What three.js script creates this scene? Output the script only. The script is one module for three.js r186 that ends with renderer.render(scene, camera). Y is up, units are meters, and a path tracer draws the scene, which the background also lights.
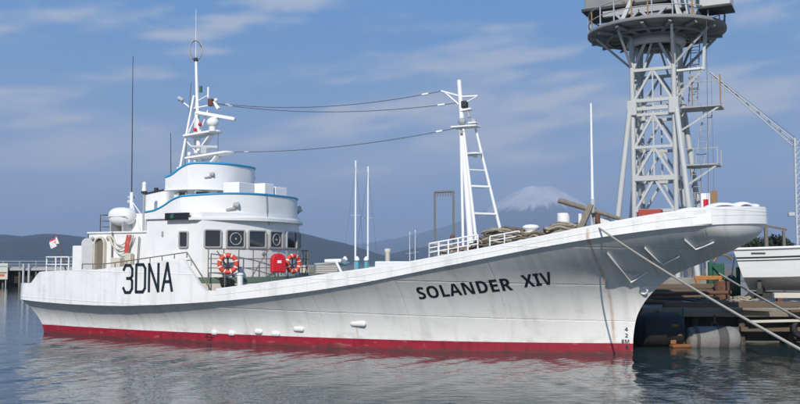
import * as THREE from 'three';
import { RoundedBoxGeometry } from 'three/addons/geometries/RoundedBoxGeometry.js';
import { mergeGeometries } from 'three/addons/utils/BufferGeometryUtils.js';
import { FontLoader } from 'three/addons/loaders/FontLoader.js';

// ---------------------------------------------------------------- camera, sky, sun, exposure
const scene = new THREE.Scene();
const EYE = 2.9, PITCH = Math.atan(60 / 900);
const camera = new THREE.PerspectiveCamera(2 * Math.atan(202 / 900) * 180 / Math.PI, 1024 / 517, 0.5, 40000);
camera.position.set(0, EYE, 0);
camera.rotation.set(PITCH, 0, 0);
scene.add(camera);

const renderer = new THREE.WebGLRenderer({ antialias: true });
renderer.setSize(1024, 517);
renderer.toneMapping = THREE.LinearToneMapping;
renderer.toneMappingExposure = 1.08;
renderer.shadowMap.enabled = true;

const SUN_DIR = new THREE.Vector3(-0.17, Math.tan(33 * Math.PI / 180), 0.97).normalize();
const sun = new THREE.DirectionalLight(new THREE.Color().setRGB(1, 0.93, 0.84), 4.1);
sun.name = 'sun';
sun.position.copy(SUN_DIR).multiplyScalar(120).add(new THREE.Vector3(0, 0, -38));
sun.target.position.set(0, 0, -38);
sun.castShadow = true;
Object.assign(sun.shadow.camera, { left: -45, right: 45, top: 40, bottom: -40, near: 1, far: 300 });
sun.shadow.mapSize.set(4096, 4096);
scene.add(sun, sun.target);

// ---------------------------------------------------------------- numbers and noise
function rng(seed) { let s = seed >>> 0; return () => { s = (s + 0x6D2B79F5) >>> 0; let t = Math.imul(s ^ (s >>> 15), 1 | s); t = (t + Math.imul(t ^ (t >>> 7), 61 | t)) ^ t; return ((t ^ (t >>> 14)) >>> 0) / 4294967296; }; }
const lerp = (a, b, t) => a + (b - a) * t, clamp = (x, a = 0, b = 1) => Math.min(b, Math.max(a, x));
const smooth = (a, b, x) => { const t = clamp((x - a) / (b - a)); return t * t * (3 - 2 * t); };
const NT = new Float32Array(65536); { const r = rng(11); for (let i = 0; i < 65536; i++) NT[i] = r(); }
const hash2 = (x, y) => NT[((x & 255) << 8) | (y & 255)];
function vnoise(x, y, px = 256, py = 256) {      // value noise that repeats every px by py cells
  const xi = Math.floor(x), yi = Math.floor(y), fx = x - xi, fy = y - yi, u = fx * fx * (3 - 2 * fx), v = fy * fy * (3 - 2 * fy);
  const m = (a, n) => ((a % n) + n) % n, x0 = m(xi, px), x1 = m(xi + 1, px), y0 = m(yi, py), y1 = m(yi + 1, py);
  return lerp(lerp(hash2(x0, y0), hash2(x1, y0), u), lerp(hash2(x0, y1), hash2(x1, y1), u), v);
}
function fbm(x, y, oct = 4, px = 256, py = 256) { let a = 0.5, s = 0, n = 0; for (let o = 0; o < oct; o++) { s += a * vnoise(x + o * 17, y + o * 31, px, py); n += a; a *= 0.5; x *= 2; y *= 2; px *= 2; py *= 2; } return s / n; }
function curve(tab) {                            // smooth curve through a table of (x, y)
  const xs = tab.map(p => p[0]), ys = tab.map(p => p[1]), n = xs.length, h = [], s = [], m = [];
  for (let i = 0; i < n - 1; i++) { h[i] = xs[i + 1] - xs[i]; s[i] = (ys[i + 1] - ys[i]) / h[i]; }
  for (let i = 0; i < n; i++) m[i] = i === 0 ? s[0] : i === n - 1 ? s[n - 2] : s[i - 1] * s[i] <= 0 ? 0 : (s[i - 1] * h[i] + s[i] * h[i - 1]) / (h[i] + h[i - 1]);
  return x => { x = clamp(x, xs[0], xs[n - 1]); let i = 0; while (i < n - 2 && x > xs[i + 1]) i++; const t = (x - xs[i]) / h[i], t2 = t * t, t3 = t2 * t; return (2 * t3 - 3 * t2 + 1) * ys[i] + (t3 - 2 * t2 + t) * h[i] * m[i] + (3 * t2 - 2 * t3) * ys[i + 1] + (t3 - t2) * h[i] * m[i + 1]; };
}
function straight(tab) { return x => { if (x <= tab[0][0]) return tab[0][1]; for (let i = 1; i < tab.length; i++) if (x <= tab[i][0]) return lerp(tab[i - 1][1], tab[i][1], (x - tab[i - 1][0]) / (tab[i][0] - tab[i - 1][0])); return tab[tab.length - 1][1]; }; }

// the sky: blue overhead, mauve grey towards the horizon, thin streaks of high cloud all round
{
  const W = 2048, Hh = 1024, data = new Float32Array(W * Hh * 4);
  for (let j = 0; j < Hh; j++) {
    const el = ((j + 0.5) / Hh - 0.5) * Math.PI, e = Math.max(0, el) * 180 / Math.PI;
    const k = 1 - Math.exp(-e / 11), k2 = 1 - Math.exp(-Math.max(0, e - 14) / 40);
    let r = lerp(0.34, 0.03, k), g = lerp(0.42, 0.235, k), b = lerp(0.53, 0.60, k);
    r *= 1 - 0.30 * k2; g *= 1 - 0.22 * k2; b *= 1 - 0.12 * k2;
    for (let i = 0; i < W; i++) {
      const u = i / W, az = u * 96, o = (j * W + i) * 4;
      // slanting streaks: coordinates sheared so that bands climb to the right
      const v = e * 0.34, big = fbm(az * 0.5 - v * 0.9, v * 0.9 + 5, 5, 48, 256), fine = fbm(az * 1.0 - v * 2.2, v * 3.6 + 40, 6, 96, 256);
      let c = 0.9 * smooth(0.49, 0.70, big * 0.55 + fine * 0.45) + 0.15 * smooth(0.5, 0.8, fine);
      const haze = Math.exp(-e / 6) * 0.75 + 0.55 * Math.exp(-Math.pow((e - 6.5 - 2.5 * (big - 0.5)) / 3.2, 2)) * smooth(0.30, 0.62, big);
      c = clamp(c * 0.85 * (1 - Math.exp(-(e + 2) / 9)) + haze * 0.7);
      const cr = 0.52, cg = 0.55, cb = 0.62;
      const d = new THREE.Vector3(Math.cos(el) * Math.cos((u - 0.5) * 2 * Math.PI), Math.sin(el), Math.cos(el) * Math.sin((u - 0.5) * 2 * Math.PI)).dot(SUN_DIR);
      const glow = 1 + 0.5 * Math.pow(Math.max(0, d), 6);
      const low = el < 0 ? 0.6 : 1;
      data[o] = lerp(r, cr, c) * glow * low; data[o + 1] = lerp(g, cg, c) * glow * low; data[o + 2] = lerp(b, cb, c) * glow * low; data[o + 3] = 1;
    }
  }
  const sky = new THREE.DataTexture(data, W, Hh, THREE.RGBAFormat, THREE.FloatType);
  sky.mapping = THREE.EquirectangularReflectionMapping; sky.magFilter = sky.minFilter = THREE.LinearFilter; sky.wrapS = THREE.RepeatWrapping; sky.needsUpdate = true;
  scene.background = sky; scene.environment = sky;
}
scene.fog = new THREE.FogExp2(new THREE.Color().setRGB(0.57, 0.75, 1.0), 0.000115);

// ---------------------------------------------------------------- textures and materials
function tex(w, h, fn, { srgb = true, repeat } = {}) {      // fn(u, v) -> [r, g, b] linear 0..1 or one number
  const d = new Uint8Array(w * h * 4);
  const enc = x => { x = clamp(x); return 255 * (srgb ? (x < 0.0031308 ? 12.92 * x : 1.055 * Math.pow(x, 1 / 2.4) - 0.055) : x); };
  for (let j = 0; j < h; j++) for (let i = 0; i < w; i++) { const c = fn((i + 0.5) / w, (j + 0.5) / h), o = (j * w + i) * 4; if (typeof c === 'number') d[o] = d[o + 1] = d[o + 2] = enc(c); else { d[o] = enc(c[0]); d[o + 1] = enc(c[1]); d[o + 2] = enc(c[2]); } d[o + 3] = 255; }
  const t = new THREE.DataTexture(d, w, h, THREE.RGBAFormat); if (srgb) t.colorSpace = THREE.SRGBColorSpace;
  t.magFilter = THREE.LinearFilter; t.minFilter = THREE.LinearMipmapLinearFilter; t.generateMipmaps = true; t.wrapS = t.wrapT = THREE.RepeatWrapping; if (repeat) t.repeat.set(...repeat); t.needsUpdate = true;
  return t;
}
const rgb = (r, g, b) => new THREE.Color().setRGB(r, g, b);
const std = (color, roughness = 0.6, extra = {}) => new THREE.MeshStandardMaterial({ color, roughness, metalness: 0, side: THREE.DoubleSide, ...extra });
// grey-scale grain shared by most paints (multiplies the colour)
const grainTex = tex(512, 512, (u, v) => { const n = fbm(u * 8, v * 8, 5, 8, 8), f = fbm(u * 64, v * 64, 2, 64, 64); const streak = fbm(u * 40, v * 3, 4, 40, 3); return clamp(0.80 + 0.16 * n + 0.06 * f - 0.16 * smooth(0.62, 0.85, streak) * smooth(0.4, 0.7, n)); });
const wornTex = tex(512, 512, (u, v) => { const n = fbm(u * 6, v * 6, 6, 6, 6), f = fbm(u * 48, v * 48, 3, 48, 48), r = smooth(0.60, 0.72, n * 0.7 + f * 0.3); const g = 0.72 + 0.3 * n; return [lerp(g, 0.55, r), lerp(g, 0.34, r), lerp(g, 0.20, r)]; });
const roughTex = tex(256, 256, (u, v) => 0.75 + 0.25 * fbm(u * 12, v * 12, 4, 12, 12), { srgb: false });
const lumpTex = tex(256, 256, (u, v) => fbm(u * 10, v * 10, 5, 10, 10), { srgb: false });
const woodTex = tex(512, 512, (u, v) => { const g = fbm(u * 4, v * 60, 4, 4, 60), n = fbm(u * 5, v * 5, 3, 5, 5); const k = 0.45 + 0.6 * g * (0.6 + 0.5 * n); return [k, k * 0.94, k * 0.86]; });
const concreteTex = tex(512, 512, (u, v) => { const n = fbm(u * 5, v * 5, 6, 5, 5), f = fbm(u * 70, v * 70, 2, 70, 70); const k = 0.5 + 0.5 * n + 0.2 * (f - 0.5); return [k, k * 0.97, k * 0.92]; });
// hull paint in metres: u = 0..1 over X -26..6, v = 0..1 over Y -1..5.  Scuffs, rain streaks and rust runs copied from the photo.
const rusts = [[-0.55, 3.9, 0.3, 0.05, 0.55], [-8.62, 0.72, 0.28, 0.03, 0.5], [-20.4, 1.25, 0.5, 0.03, 0.35], [-10.9, 0.6, 0.3, 0.03, 0.35], [-17.2, 1.2, 0.5, 0.025, 0.25], [-3.9, 2.7, 1.6, 0.02, 0.18], [0.9, 3.3, 2.4, 0.04, 0.4], [-22.6, 2.0, 1.4, 0.03, 0.3]];
const hullTex = tex(2048, 384, (u, v) => {
  const X = -26 + 32 * u, Y = -1 + 6 * v;
  const n = fbm(X * 0.9, Y * 0.9, 5), s = fbm(X * 5.5, Y * 0.7 + 9, 5), scuff = fbm(X * 2.2 + Y * 3.1 + 40, Y * 4.5 + 11, 5), f = fbm(X * 14, Y * 14, 2);
  let k = 0.80 - 0.09 * smooth(0.5, 0.78, s) - 0.04 * smooth(0.45, 0.7, n) - 0.05 * smooth(0.58, 0.74, scuff) + 0.03 * (f - 0.5);
  let c = [k, k * 0.995, k * 0.965];
  for (const [rx, y1, y0, w, a] of rusts) { const d = (X - rx - 0.03 * (vnoise(Y * 3, rx + 60) - 0.5)) / w, m = a * Math.exp(-d * d) * smooth(y0 - 0.1, y0 + 0.25, Y) * (1 - smooth(y1 - 0.05, y1 + 0.05, Y)) * (0.4 + 0.9 * vnoise(Y * 6, rx * 3 + 90)); c = [lerp(c[0], 0.42, m), lerp(c[1], 0.20, m), lerp(c[2], 0.07, m)]; }
  const weed = smooth(0.62, 0.33, Y) * smooth(0.55, 0.75, fbm(X * 3, Y * 6 + 70, 4)) * 0.35;
  return [lerp(c[0], 0.36, weed), lerp(c[1], 0.36, weed), lerp(c[2], 0.27, weed)];
});
const bootTex = tex(1024, 128, (u, v) => { const X = -26 + 32 * u, Y = -1 + 1.6 * v; const n = fbm(X * 1.3, Y * 5, 5), s = fbm(X * 8, Y * 2 + 5, 4), wet = smooth(0.17, 0.11, Y + 0.06 * (vnoise(X * 2, 3) - 0.5)); const k = 0.82 + 0.3 * n - 0.25 * smooth(0.55, 0.8, s), sc = 0.5 * smooth(0.66, 0.76, fbm(X * 3 + 9, Y * 9, 5)), wd = smooth(0.13, 0.02, Y + 0.16 * (fbm(X * 1.7 + 3, 7, 4) - 0.5)) * (0.5 + 0.5 * s); const c = [0.30 * k, 0.014 * k, 0.032 * k].map((q, i) => lerp(q, [0.42, 0.13, 0.13][i], sc)); return c.map((q, i) => lerp(q, [0.06, 0.035, 0.025][i], 0.75 * wd)); });

// frame dents, plate seams and paint lumps of the shell plating, as relief
const hullBump = tex(2048, 384, (u, v) => { const X = -26 + 32 * u, Y = -1 + 6 * v; const fr = Math.pow(Math.abs(Math.sin(X * Math.PI / 0.62)), 6) * (0.4 + 0.6 * vnoise(X * 0.7, Y * 1.2)); const seamX = Math.abs(((X + 30) % 3.1) - 1.55) < 0.018 ? 1 : 0, sy = Math.abs(((Y + 3 + 0.02 * X) % 1.15) - 0.57) < 0.014 ? 1 : 0; return clamp(0.42 + 0.18 * fbm(X * 1.6, Y * 1.6, 4) + 0.16 * fr + 0.22 * Math.max(seamX, sy)); }, { srgb: false });
const M = {
  hull: new THREE.MeshPhysicalMaterial({ map: hullTex, bumpMap: hullBump, bumpScale: 0.038, roughness: 0.45, side: THREE.DoubleSide }),
  boot: new THREE.MeshPhysicalMaterial({ map: bootTex, roughness: 0.5, side: THREE.DoubleSide }),
  hullPlain: std(rgb(0.76, 0.755, 0.735), 0.5, { map: grainTex }),
  white: std(rgb(0.84, 0.84, 0.82), 0.5, { map: grainTex, roughnessMap: roughTex }),
  whiteClean: std(rgb(0.82, 0.82, 0.80), 0.4),
  blue: std(rgb(0.03, 0.33, 0.60), 0.5, { map: grainTex }),
  glass: new THREE.MeshPhysicalMaterial({ color: rgb(0.012, 0.016, 0.02), roughness: 0.06, clearcoat: 1, clearcoatRoughness: 0.03, side: THREE.DoubleSide }),
  frame: std(rgb(0.36, 0.36, 0.345), 0.5),
  black: std(rgb(0.012, 0.013, 0.016), 0.5),
  letter: std(rgb(0.012, 0.02, 0.03), 0.45, { side: THREE.DoubleSide }),
  dark: std(rgb(0.03, 0.032, 0.03), 0.6, { map: wornTex }),
  railDark: std(rgb(0.19, 0.17, 0.145), 0.55, { map: wornTex }),
  orange: std(rgb(0.68, 0.065, 0.03), 0.55, { map: grainTex }),
  red: std(rgb(0.62, 0.012, 0.025), 0.5, { map: grainTex }),
  teal: std(rgb(0.10, 0.42, 0.50), 0.55, { map: grainTex }),
  green: std(rgb(0.03, 0.13, 0.085), 0.6, { map: wornTex }),
  deck: std(rgb(0.13, 0.19, 0.14), 0.8, { map: wornTex }),
  galv: std(rgb(0.48, 0.52, 0.54), 0.55, { map: grainTex, roughnessMap: roughTex }),
  galvWorn: std(rgb(0.40, 0.42, 0.43), 0.6, { map: wornTex }),
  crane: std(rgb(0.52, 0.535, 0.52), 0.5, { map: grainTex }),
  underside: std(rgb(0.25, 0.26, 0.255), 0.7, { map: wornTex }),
  yellow: std(rgb(0.32, 0.19, 0.08), 0.6, { map: wornTex }),
  rust: std(rgb(0.16, 0.075, 0.045), 0.85, { map: wornTex, bumpMap: lumpTex, bumpScale: 0.01 }),
  wood: std(rgb(0.28, 0.255, 0.21), 0.85, { map: woodTex }),
  woodDark: std(rgb(0.13, 0.11, 0.09), 0.9, { map: woodTex }),
  woodBrown: std(rgb(0.19, 0.145, 0.105), 0.9, { map: woodTex }),
  ropePale: std(rgb(0.62, 0.58, 0.49), 0.9, { map: woodTex }),
  rope: std(rgb(0.50, 0.46, 0.38), 0.9, { map: woodTex }),
  ropeDark: std(rgb(0.20, 0.18, 0.15), 0.95, { map: woodTex }),
  net: std(rgb(0.24, 0.21, 0.16), 0.95, { map: woodTex }),
  wire: std(rgb(0.10, 0.10, 0.11), 0.6),
  rubber: std(rgb(0.022, 0.022, 0.024), 0.65, { map: wornTex, bumpMap: lumpTex, bumpScale: 0.02 }),
  foam: std(rgb(0.27, 0.27, 0.265), 0.85, { map: concreteTex, bumpMap: lumpTex, bumpScale: 0.03 }),
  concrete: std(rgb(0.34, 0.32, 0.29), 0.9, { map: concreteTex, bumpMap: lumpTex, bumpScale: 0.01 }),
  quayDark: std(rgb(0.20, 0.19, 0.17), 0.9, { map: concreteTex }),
  lampGlass: new THREE.MeshPhysicalMaterial({ color: rgb(0.35, 0.37, 0.36), roughness: 0.1, clearcoat: 1 }),
  greenGlass: new THREE.MeshPhysicalMaterial({ color: rgb(0.01, 0.10, 0.07), roughness: 0.1, clearcoat: 1 }),
  boatWhite: std(rgb(0.78, 0.79, 0.77), 0.35, { map: grainTex }),
  cream: std(rgb(0.62, 0.58, 0.48), 0.6, { map: grainTex }),
};
M.white.bumpMap = lumpTex; M.white.bumpScale = 0.002;

// ---------------------------------------------------------------- building helpers
const taken = {};
function numbered(name) { const n = taken[name] = (taken[name] ?? -1) + 1; return n ? `${name}_${String(n).padStart(3, '0')}` : name; }
const shade = o => { o.traverse(m => { if (m.isMesh) { m.castShadow = true; m.receiveShadow = true; } }); return o; };
function tag(o, label, category, group, kind) { o.userData.label = label; o.userData.category = category; if (group) o.userData.group = group; if (kind) o.userData.kind = kind; return o; }
function thing(name, label, category, pos = [0, 0, 0], ry = 0, group) { const g = new THREE.Group(); g.name = numbered(name); g.position.set(...pos); g.rotation.y = ry; tag(g, label, category, group); scene.add(g); return g; }
function part(parent, name, geo, mat) { if (Array.isArray(geo)) geo = mergeGeometries(geo.map(g => { const q = g.index ? g.toNonIndexed() : g; for (const k of Object.keys(q.attributes)) if (!['position', 'normal', 'uv'].includes(k)) q.deleteAttribute(k); return q; })); const m = new THREE.Mesh(geo, mat); m.name = name; parent.add(m); return m; }
function single(name, geo, mat, label, category, group) { const m = part(scene, numbered(name), geo, mat); return tag(m, label, category, group); }
const V = (x, y, z) => new THREE.Vector3(x, y, z), V3 = a => a.isVector3 ? a : V(...a);
function box(w, h, d, x = 0, y = 0, z = 0, r = 0, rot = [0, 0, 0]) { const g = r ? new RoundedBoxGeometry(w, h, d, 2, Math.min(r, w / 2.01, h / 2.01, d / 2.01)) : new THREE.BoxGeometry(w, h, d); g.applyMatrix4(new THREE.Matrix4().makeRotationFromEuler(new THREE.Euler(...rot))); g.translate(x, y, z); return g; }
function rod(a, b, r, r2 = r, seg = 8) { a = V3(a); b = V3(b); const g = new THREE.CylinderGeometry(r2, r, a.distanceTo(b), seg); g.applyQuaternion(new THREE.Quaternion().setFromUnitVectors(V(0, 1, 0), b.clone().sub(a).normalize())); const c = a.clone().add(b).multiplyScalar(0.5); g.translate(c.x, c.y, c.z); return g; }
function pipe(pts, r, seg = 40, rad = 6) { return new THREE.TubeGeometry(new THREE.CatmullRomCurve3(pts.map(V3)), seg, r, rad, false); }
function bar(a, b, w, h = w) { a = V3(a); b = V3(b); const L = a.distanceTo(b), g = new THREE.BoxGeometry(w, L, h); g.applyQuaternion(new THREE.Quaternion().setFromUnitVectors(V(0, 1, 0), b.clone().sub(a).normalize())); const c = a.clone().add(b).multiplyScalar(0.5); g.translate(c.x, c.y, c.z); return g; }
function disc(r, h, x, y, z, seg = 20, r2 = r) { const g = new THREE.CylinderGeometry(r2, r, h, seg); g.translate(x, y, z); return g; }
function ball(r, x, y, z, sy = 1, sx = 1, sz = 1) { const g = new THREE.SphereGeometry(r, 18, 12); g.scale(sx, sy, sz); g.translate(x, y, z); return g; }
function lathe(pts, x = 0, y = 0, z = 0, seg = 20) { const g = new THREE.LatheGeometry(pts.map(p => new THREE.Vector2(...p)), seg); g.translate(x, y, z); return g; }
function grid(nu, nv, fn, uvfn) {                 // surface fn(i/nu, j/nv) -> [x, y, z]
  const p = [], uv = [], ix = [];
  for (let j = 0; j <= nv; j++) for (let i = 0; i <= nu; i++) { const q = fn(i / nu, j / nv); p.push(...q); uv.push(...(uvfn ? uvfn(q) : [i / nu, j / nv])); }
  for (let j = 0; j < nv; j++) for (let i = 0; i < nu; i++) { const a = j * (nu + 1) + i, b = a + 1, c = a + nu + 1, d = c + 1; ix.push(a, b, d, a, d, c); }
  const g = new THREE.BufferGeometry(); g.setAttribute('position', new THREE.Float32BufferAttribute(p, 3)); g.setAttribute('uv', new THREE.Float32BufferAttribute(uv, 2)); g.setIndex(ix); g.computeVertexNormals(); return g;
}
function mirrorZ(g) { const m = g.clone(), p = m.attributes.position; for (let i = 0; i < p.count; i++) p.setZ(i, -p.getZ(i)); const ix = m.index.array; for (let i = 0; i < ix.length; i += 3) { const t = ix[i]; ix[i] = ix[i + 1]; ix[i + 1] = t; } m.computeVertexNormals(); return m; }
function prism(pts, y0, y1) {                      // closed plan polygon [x, z] between two heights (numbers or functions of x, z)
  const f = v => typeof v === 'function' ? v : () => v, b = f(y0), t = f(y1), sides = [];
  const shape = pts.map(q => new THREE.Vector2(q[0], q[1])), tri = THREE.ShapeUtils.triangulateShape(shape, []);
  const P = [], N = pts.length, push = q => P.push(...q);
  for (let i = 0; i < N; i++) { const A = pts[i], B = pts[(i + 1) % N]; const a0 = [A[0], b(...A), A[1]], a1 = [A[0], t(...A), A[1]], b0 = [B[0], b(...B), B[1]], b1 = [B[0], t(...B), B[1]]; push(a0); push(b0); push(b1); push(a0); push(b1); push(a1); }
  for (const [i, j, k] of tri) { for (const q of [i, k, j]) push([pts[q][0], b(...pts[q]), pts[q][1]]); for (const q of [i, j, k]) push([pts[q][0], t(...pts[q]), pts[q][1]]); }
  const g = new THREE.BufferGeometry(); g.setAttribute('position', new THREE.Float32BufferAttribute(P, 3));
  const uv = []; for (let i = 0; i < P.length; i += 3) uv.push((P[i] + P[i + 2]) * 0.25, P[i + 1] * 0.25); g.setAttribute('uv', new THREE.Float32BufferAttribute(uv, 2));
  g.computeVertexNormals(); return g;
}
function ringWall(outer, inner, y0, y1) {          // open-topped wall between two plan lines of equal length
  const f = v => typeof v === 'function' ? v : () => v, b = f(y0), t = f(y1), n = outer.length - 1;
  return [grid(n, 1, (u, v) => { const q = outer[Math.round(u * n)]; return [q[0], v ? t(...q) : b(...q), q[1]]; }, q => [(q[0] + q[2]) * 0.25, q[1] * 0.25]),
    grid(n, 1, (u, v) => { const k = Math.round(u * n), q = inner[k]; return [q[0], v ? t(...outer[k]) : b(...outer[k]), q[1]]; }, q => [(q[0] + q[2]) * 0.25, q[1] * 0.25]),
    grid(n, 1, (u, v) => { const k = Math.round(u * n), q = v ? inner[k] : outer[k]; return [q[0], t(...outer[k]), q[1]]; }, q => [q[0] * 0.25, q[2] * 0.25]),
    grid(n, 1, (u, v) => { const k = Math.round(u * n), q = v ? inner[k] : outer[k]; return [q[0], b(...outer[k]), q[1]]; }, q => [q[0] * 0.25, q[2] * 0.25])];
}
const sagging = (a, b, drop, n = 14) => { a = V3(a); b = V3(b); const o = []; for (let i = 0; i <= n; i++) { const t = i / n, p = a.clone().lerp(b, t); p.y -= drop * 4 * t * (1 - t); o.push(p); } return o; };
// ---------------------------------------------------------------- the setting: harbour water, hills, the snow-capped mountain
const structure = (name, geo, mat) => { const m = part(scene, numbered(name), geo, mat); m.userData.kind = 'structure'; return m; };
{
  const r = rng(5), waves = [];
  for (let i = 0; i < 64; i++) {
    const L = 0.32 * Math.pow(15, Math.pow(r(), 1.25)), ang = 0.45 + (r() + r() + r() - 1.5) * 1.15, k = 2 * Math.PI / L;
    waves.push([k * Math.cos(ang), k * Math.sin(ang), r() * 6.283, L * 0.0011 * (0.5 + r()) * (L > 2 ? 0.55 : 1)]);
  }
  const axis = (lo, hi, step, growth, far0, far1) => { const a = []; for (let x = lo; x <= hi; x += step) a.push(x); let s = step, x = hi; while (x < far1) { s *= growth; x += s; a.push(Math.min(x, far1)); } s = step; x = lo; while (x > far0) { s *= growth; x -= s; a.unshift(Math.max(x, far0)); } return a; };
  const xs = axis(-17, 14, 0.085, 1.05, -9000, 9000), zs = axis(-33, -15, 0.085, 1.045, -19500, 60);
  const nx = xs.length, nz = zs.length, pos = new Float32Array(nx * nz * 3), uv = new Float32Array(nx * nz * 2), ix = new Uint32Array((nx - 1) * (nz - 1) * 6);
  const gap = a => a.map((v, i) => Math.max(a[Math.min(i + 1, a.length - 1)] - v, v - a[Math.max(i - 1, 0)])), gx = gap(xs), gz = gap(zs);
  for (let j = 0, o = 0; j < nz; j++) for (let i = 0; i < nx; i++, o++) {
    const x = xs[i], z = zs[j], sp = Math.max(gx[i], gz[j]); let y = 0;
    if (sp < 2) { const g = 0.35 + 1.3 * smooth(0.3, 0.7, fbm(x * 0.13 + 20, z * 0.2 + 20, 3)); for (const [kx, kz, ph, a] of waves) y += a * Math.sin(kx * x + kz * z + ph); y *= g / (1 + sp * sp * 2.5); }
    pos[o * 3] = x; pos[o * 3 + 1] = y; pos[o * 3 + 2] = z; uv[o * 2] = x / 6; uv[o * 2 + 1] = z / 6;
  }
  for (let j = 0, o = 0; j < nz - 1; j++) for (let i = 0; i < nx - 1; i++) { const a = j * nx + i, b = a + 1, c = a + nx, d = c + 1; ix[o++] = a; ix[o++] = c; ix[o++] = b; ix[o++] = b; ix[o++] = c; ix[o++] = d; }
  const g = new THREE.BufferGeometry(); g.setAttribute('position', new THREE.BufferAttribute(pos, 3)); g.setAttribute('uv', new THREE.BufferAttribute(uv, 2)); g.setIndex(new THREE.BufferAttribute(ix, 1)); g.computeVertexNormals();
  const ripple = tex(1024, 1024, (u, v) => 0.5 * fbm(u * 14 + 3 * v, v * 30, 5, 14, 30) + 0.35 * fbm(u * 34, v * 52, 4, 34, 52) + 0.15 * fbm(u * 90, v * 120, 2, 90, 120), { srgb: false });
  structure('water', g, new THREE.MeshPhysicalMaterial({ color: rgb(0.026, 0.046, 0.048), roughness: 0.04, ior: 1.333, bumpMap: ripple, bumpScale: 0.011, side: THREE.DoubleSide }));
}
{
  // wooded hills across the bay: real terrain with spurs and gullies
  const forest = std(rgb(0.022, 0.034, 0.030), 1, { map: concreteTex });
  const range = (zc, depth, tab, seed, spur) => {
    const prof = curve(tab), x0 = tab[0][0], x1 = tab[tab.length - 1][0], nu = 260, nv = 26;
    return grid(nu, nv, (u, v) => { const x = lerp(x0, x1, u), d = (v - 0.5) * 2, z = zc - d * depth; const bell = Math.pow(Math.cos(d * Math.PI / 2), 1.1); const n = fbm(x / 260 + seed, z / 260 + seed, 5), fine = fbm(x / 60 + seed, z / 70 + 9, 3); const h = prof(x) * bell * (1 + spur * (n - 0.5) * Math.abs(d) * 1.6) + (fine - 0.5) * 9 * bell; return [x, h - 3, z]; }, q => [q[0] / 300, q[2] / 300]);
  };
  structure('hills', range(-4000, 700, [[-3900, 60], [-3000, 100], [-2300, 112], [-2000, 118], [-1780, 124], [-1710, 123], [-1653, 108], [-1578, 129], [-1490, 125], [-1420, 112], [-1250, 100], [-900, 125], [-620, 152], [-445, 133], [-355, 112], [-245, 86], [-133, 54], [-36, 26], [60, 6]], 3, 0.8), forest);
  structure('far_hills', range(-5600, 800, [[-420, 10], [-125, 38], [62, 86], [160, 100], [250, 118], [420, 112], [600, 96], [760, 84], [950, 70], [1200, 78], [1500, 62], [1900, 50], [2400, 70], [3200, 60], [4200, 20]], 8, 0.8), forest);
  // the great cone behind them
  const col = [], S = 1.5, C = [1400 * S, -9000 * S], prof = curve([[0, 752], [130, 748], [190, 728], [300, 668], [420, 592], [600, 490], [800, 400], [1200, 285], [2000, 150], [2800, 66], [3600, 10]]);
  const snow = [0.80, 0.72, 0.68], rock = [0.085, 0.075, 0.075];
  const g = grid(220, 110, (u, v) => {
    const a = u * Math.PI * 2, r = 3600 * Math.pow(v, 1.6), gul = fbm(Math.cos(a) * 7 + 30, Math.sin(a) * 7 + 30, 4) - 0.5, n = fbm(Math.cos(a) * r / 120 + 60, Math.sin(a) * r / 120 + 60, 4) - 0.5;
    const h = prof(r) + gul * 46 * smooth(120, 900, r) * smooth(3600, 2000, r) + n * 12 + (r < 170 ? 26 * gul - 14 * smooth(120, 0, r) : 0);
    const line = 505 + 130 * gul + 150 * (fbm(Math.cos(a) * 16 + 9, Math.sin(a) * 16 + 9, 3) - 0.5) + 60 * n, k = smooth(line - 35, line + 45, h) * (0.8 + 0.6 * n);
    col.push(...[0, 1, 2].map(i => lerp(rock[i], snow[i], clamp(k)))); return [C[0] + S * r * Math.cos(a), S * h, C[1] + S * r * Math.sin(a)];
  });
  g.setAttribute('color', new THREE.Float32BufferAttribute(col, 3));
  structure('snowy_mountain', g, std(0xffffff, 1, { vertexColors: true }));
}
// ---------------------------------------------------------------- the ship: x forward, y up from the waterline, z to starboard, origin where stem meets water
const YAW = 27.124 * Math.PI / 180, SHIP_POS = V(7.36, 0, -28.69);
const ship = thing('fishing_ship', 'long white fishing ship with red waterline and blue trimmed bridge, moored at the quay', 'ship', [SHIP_POS.x, 0, SHIP_POS.z], -YAW);
const shipPoint = (x, y, z) => V(x, y, z).applyAxisAngle(V(0, 1, 0), -YAW).add(SHIP_POS);
const knuckle = curve([[-25, 1.42], [-22, 1.3], [-19, 1.27], [-15.5, 1.41], [-12, 1.69], [-8.4, 2.15], [-4.8, 2.81], [-1.3, 3.45], [0.44, 3.72], [2.4, 3.95], [4.1, 4.05]]);
const stemX = curve([[-0.9, -0.15], [0, 0], [0.6, 0.03], [1.39, 0.24], [2.02, 0.72], [2.59, 1.49], [2.96, 2.39], [3.35, 3.26], [3.65, 3.75], [4.0, 4.0], [4.6, 4.1]]);
const sternX = straight([[-0.9, -22.7], [0, -23.65], [0.4, -23.75], [1.42, -24.25]]);
const topLine = straight([[-24.7, 2.04], [-23.5, 2.04], [-23.3, 2.2], [-22.95, 2.5], [-22, 2.57], [-19, 2.62], [-15.3, 3.04], [-15.1, 3.02], [-14.2, 1.98], [-14.05, 1.88], [-13.5, 1.92], [-10.4, 2.29], [-6.6, 2.78], [-3.2, 3.36], [-0.13, 3.96], [1.4, 4.23], [2.63, 4.4], [4.1, 4.47]]);
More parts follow.
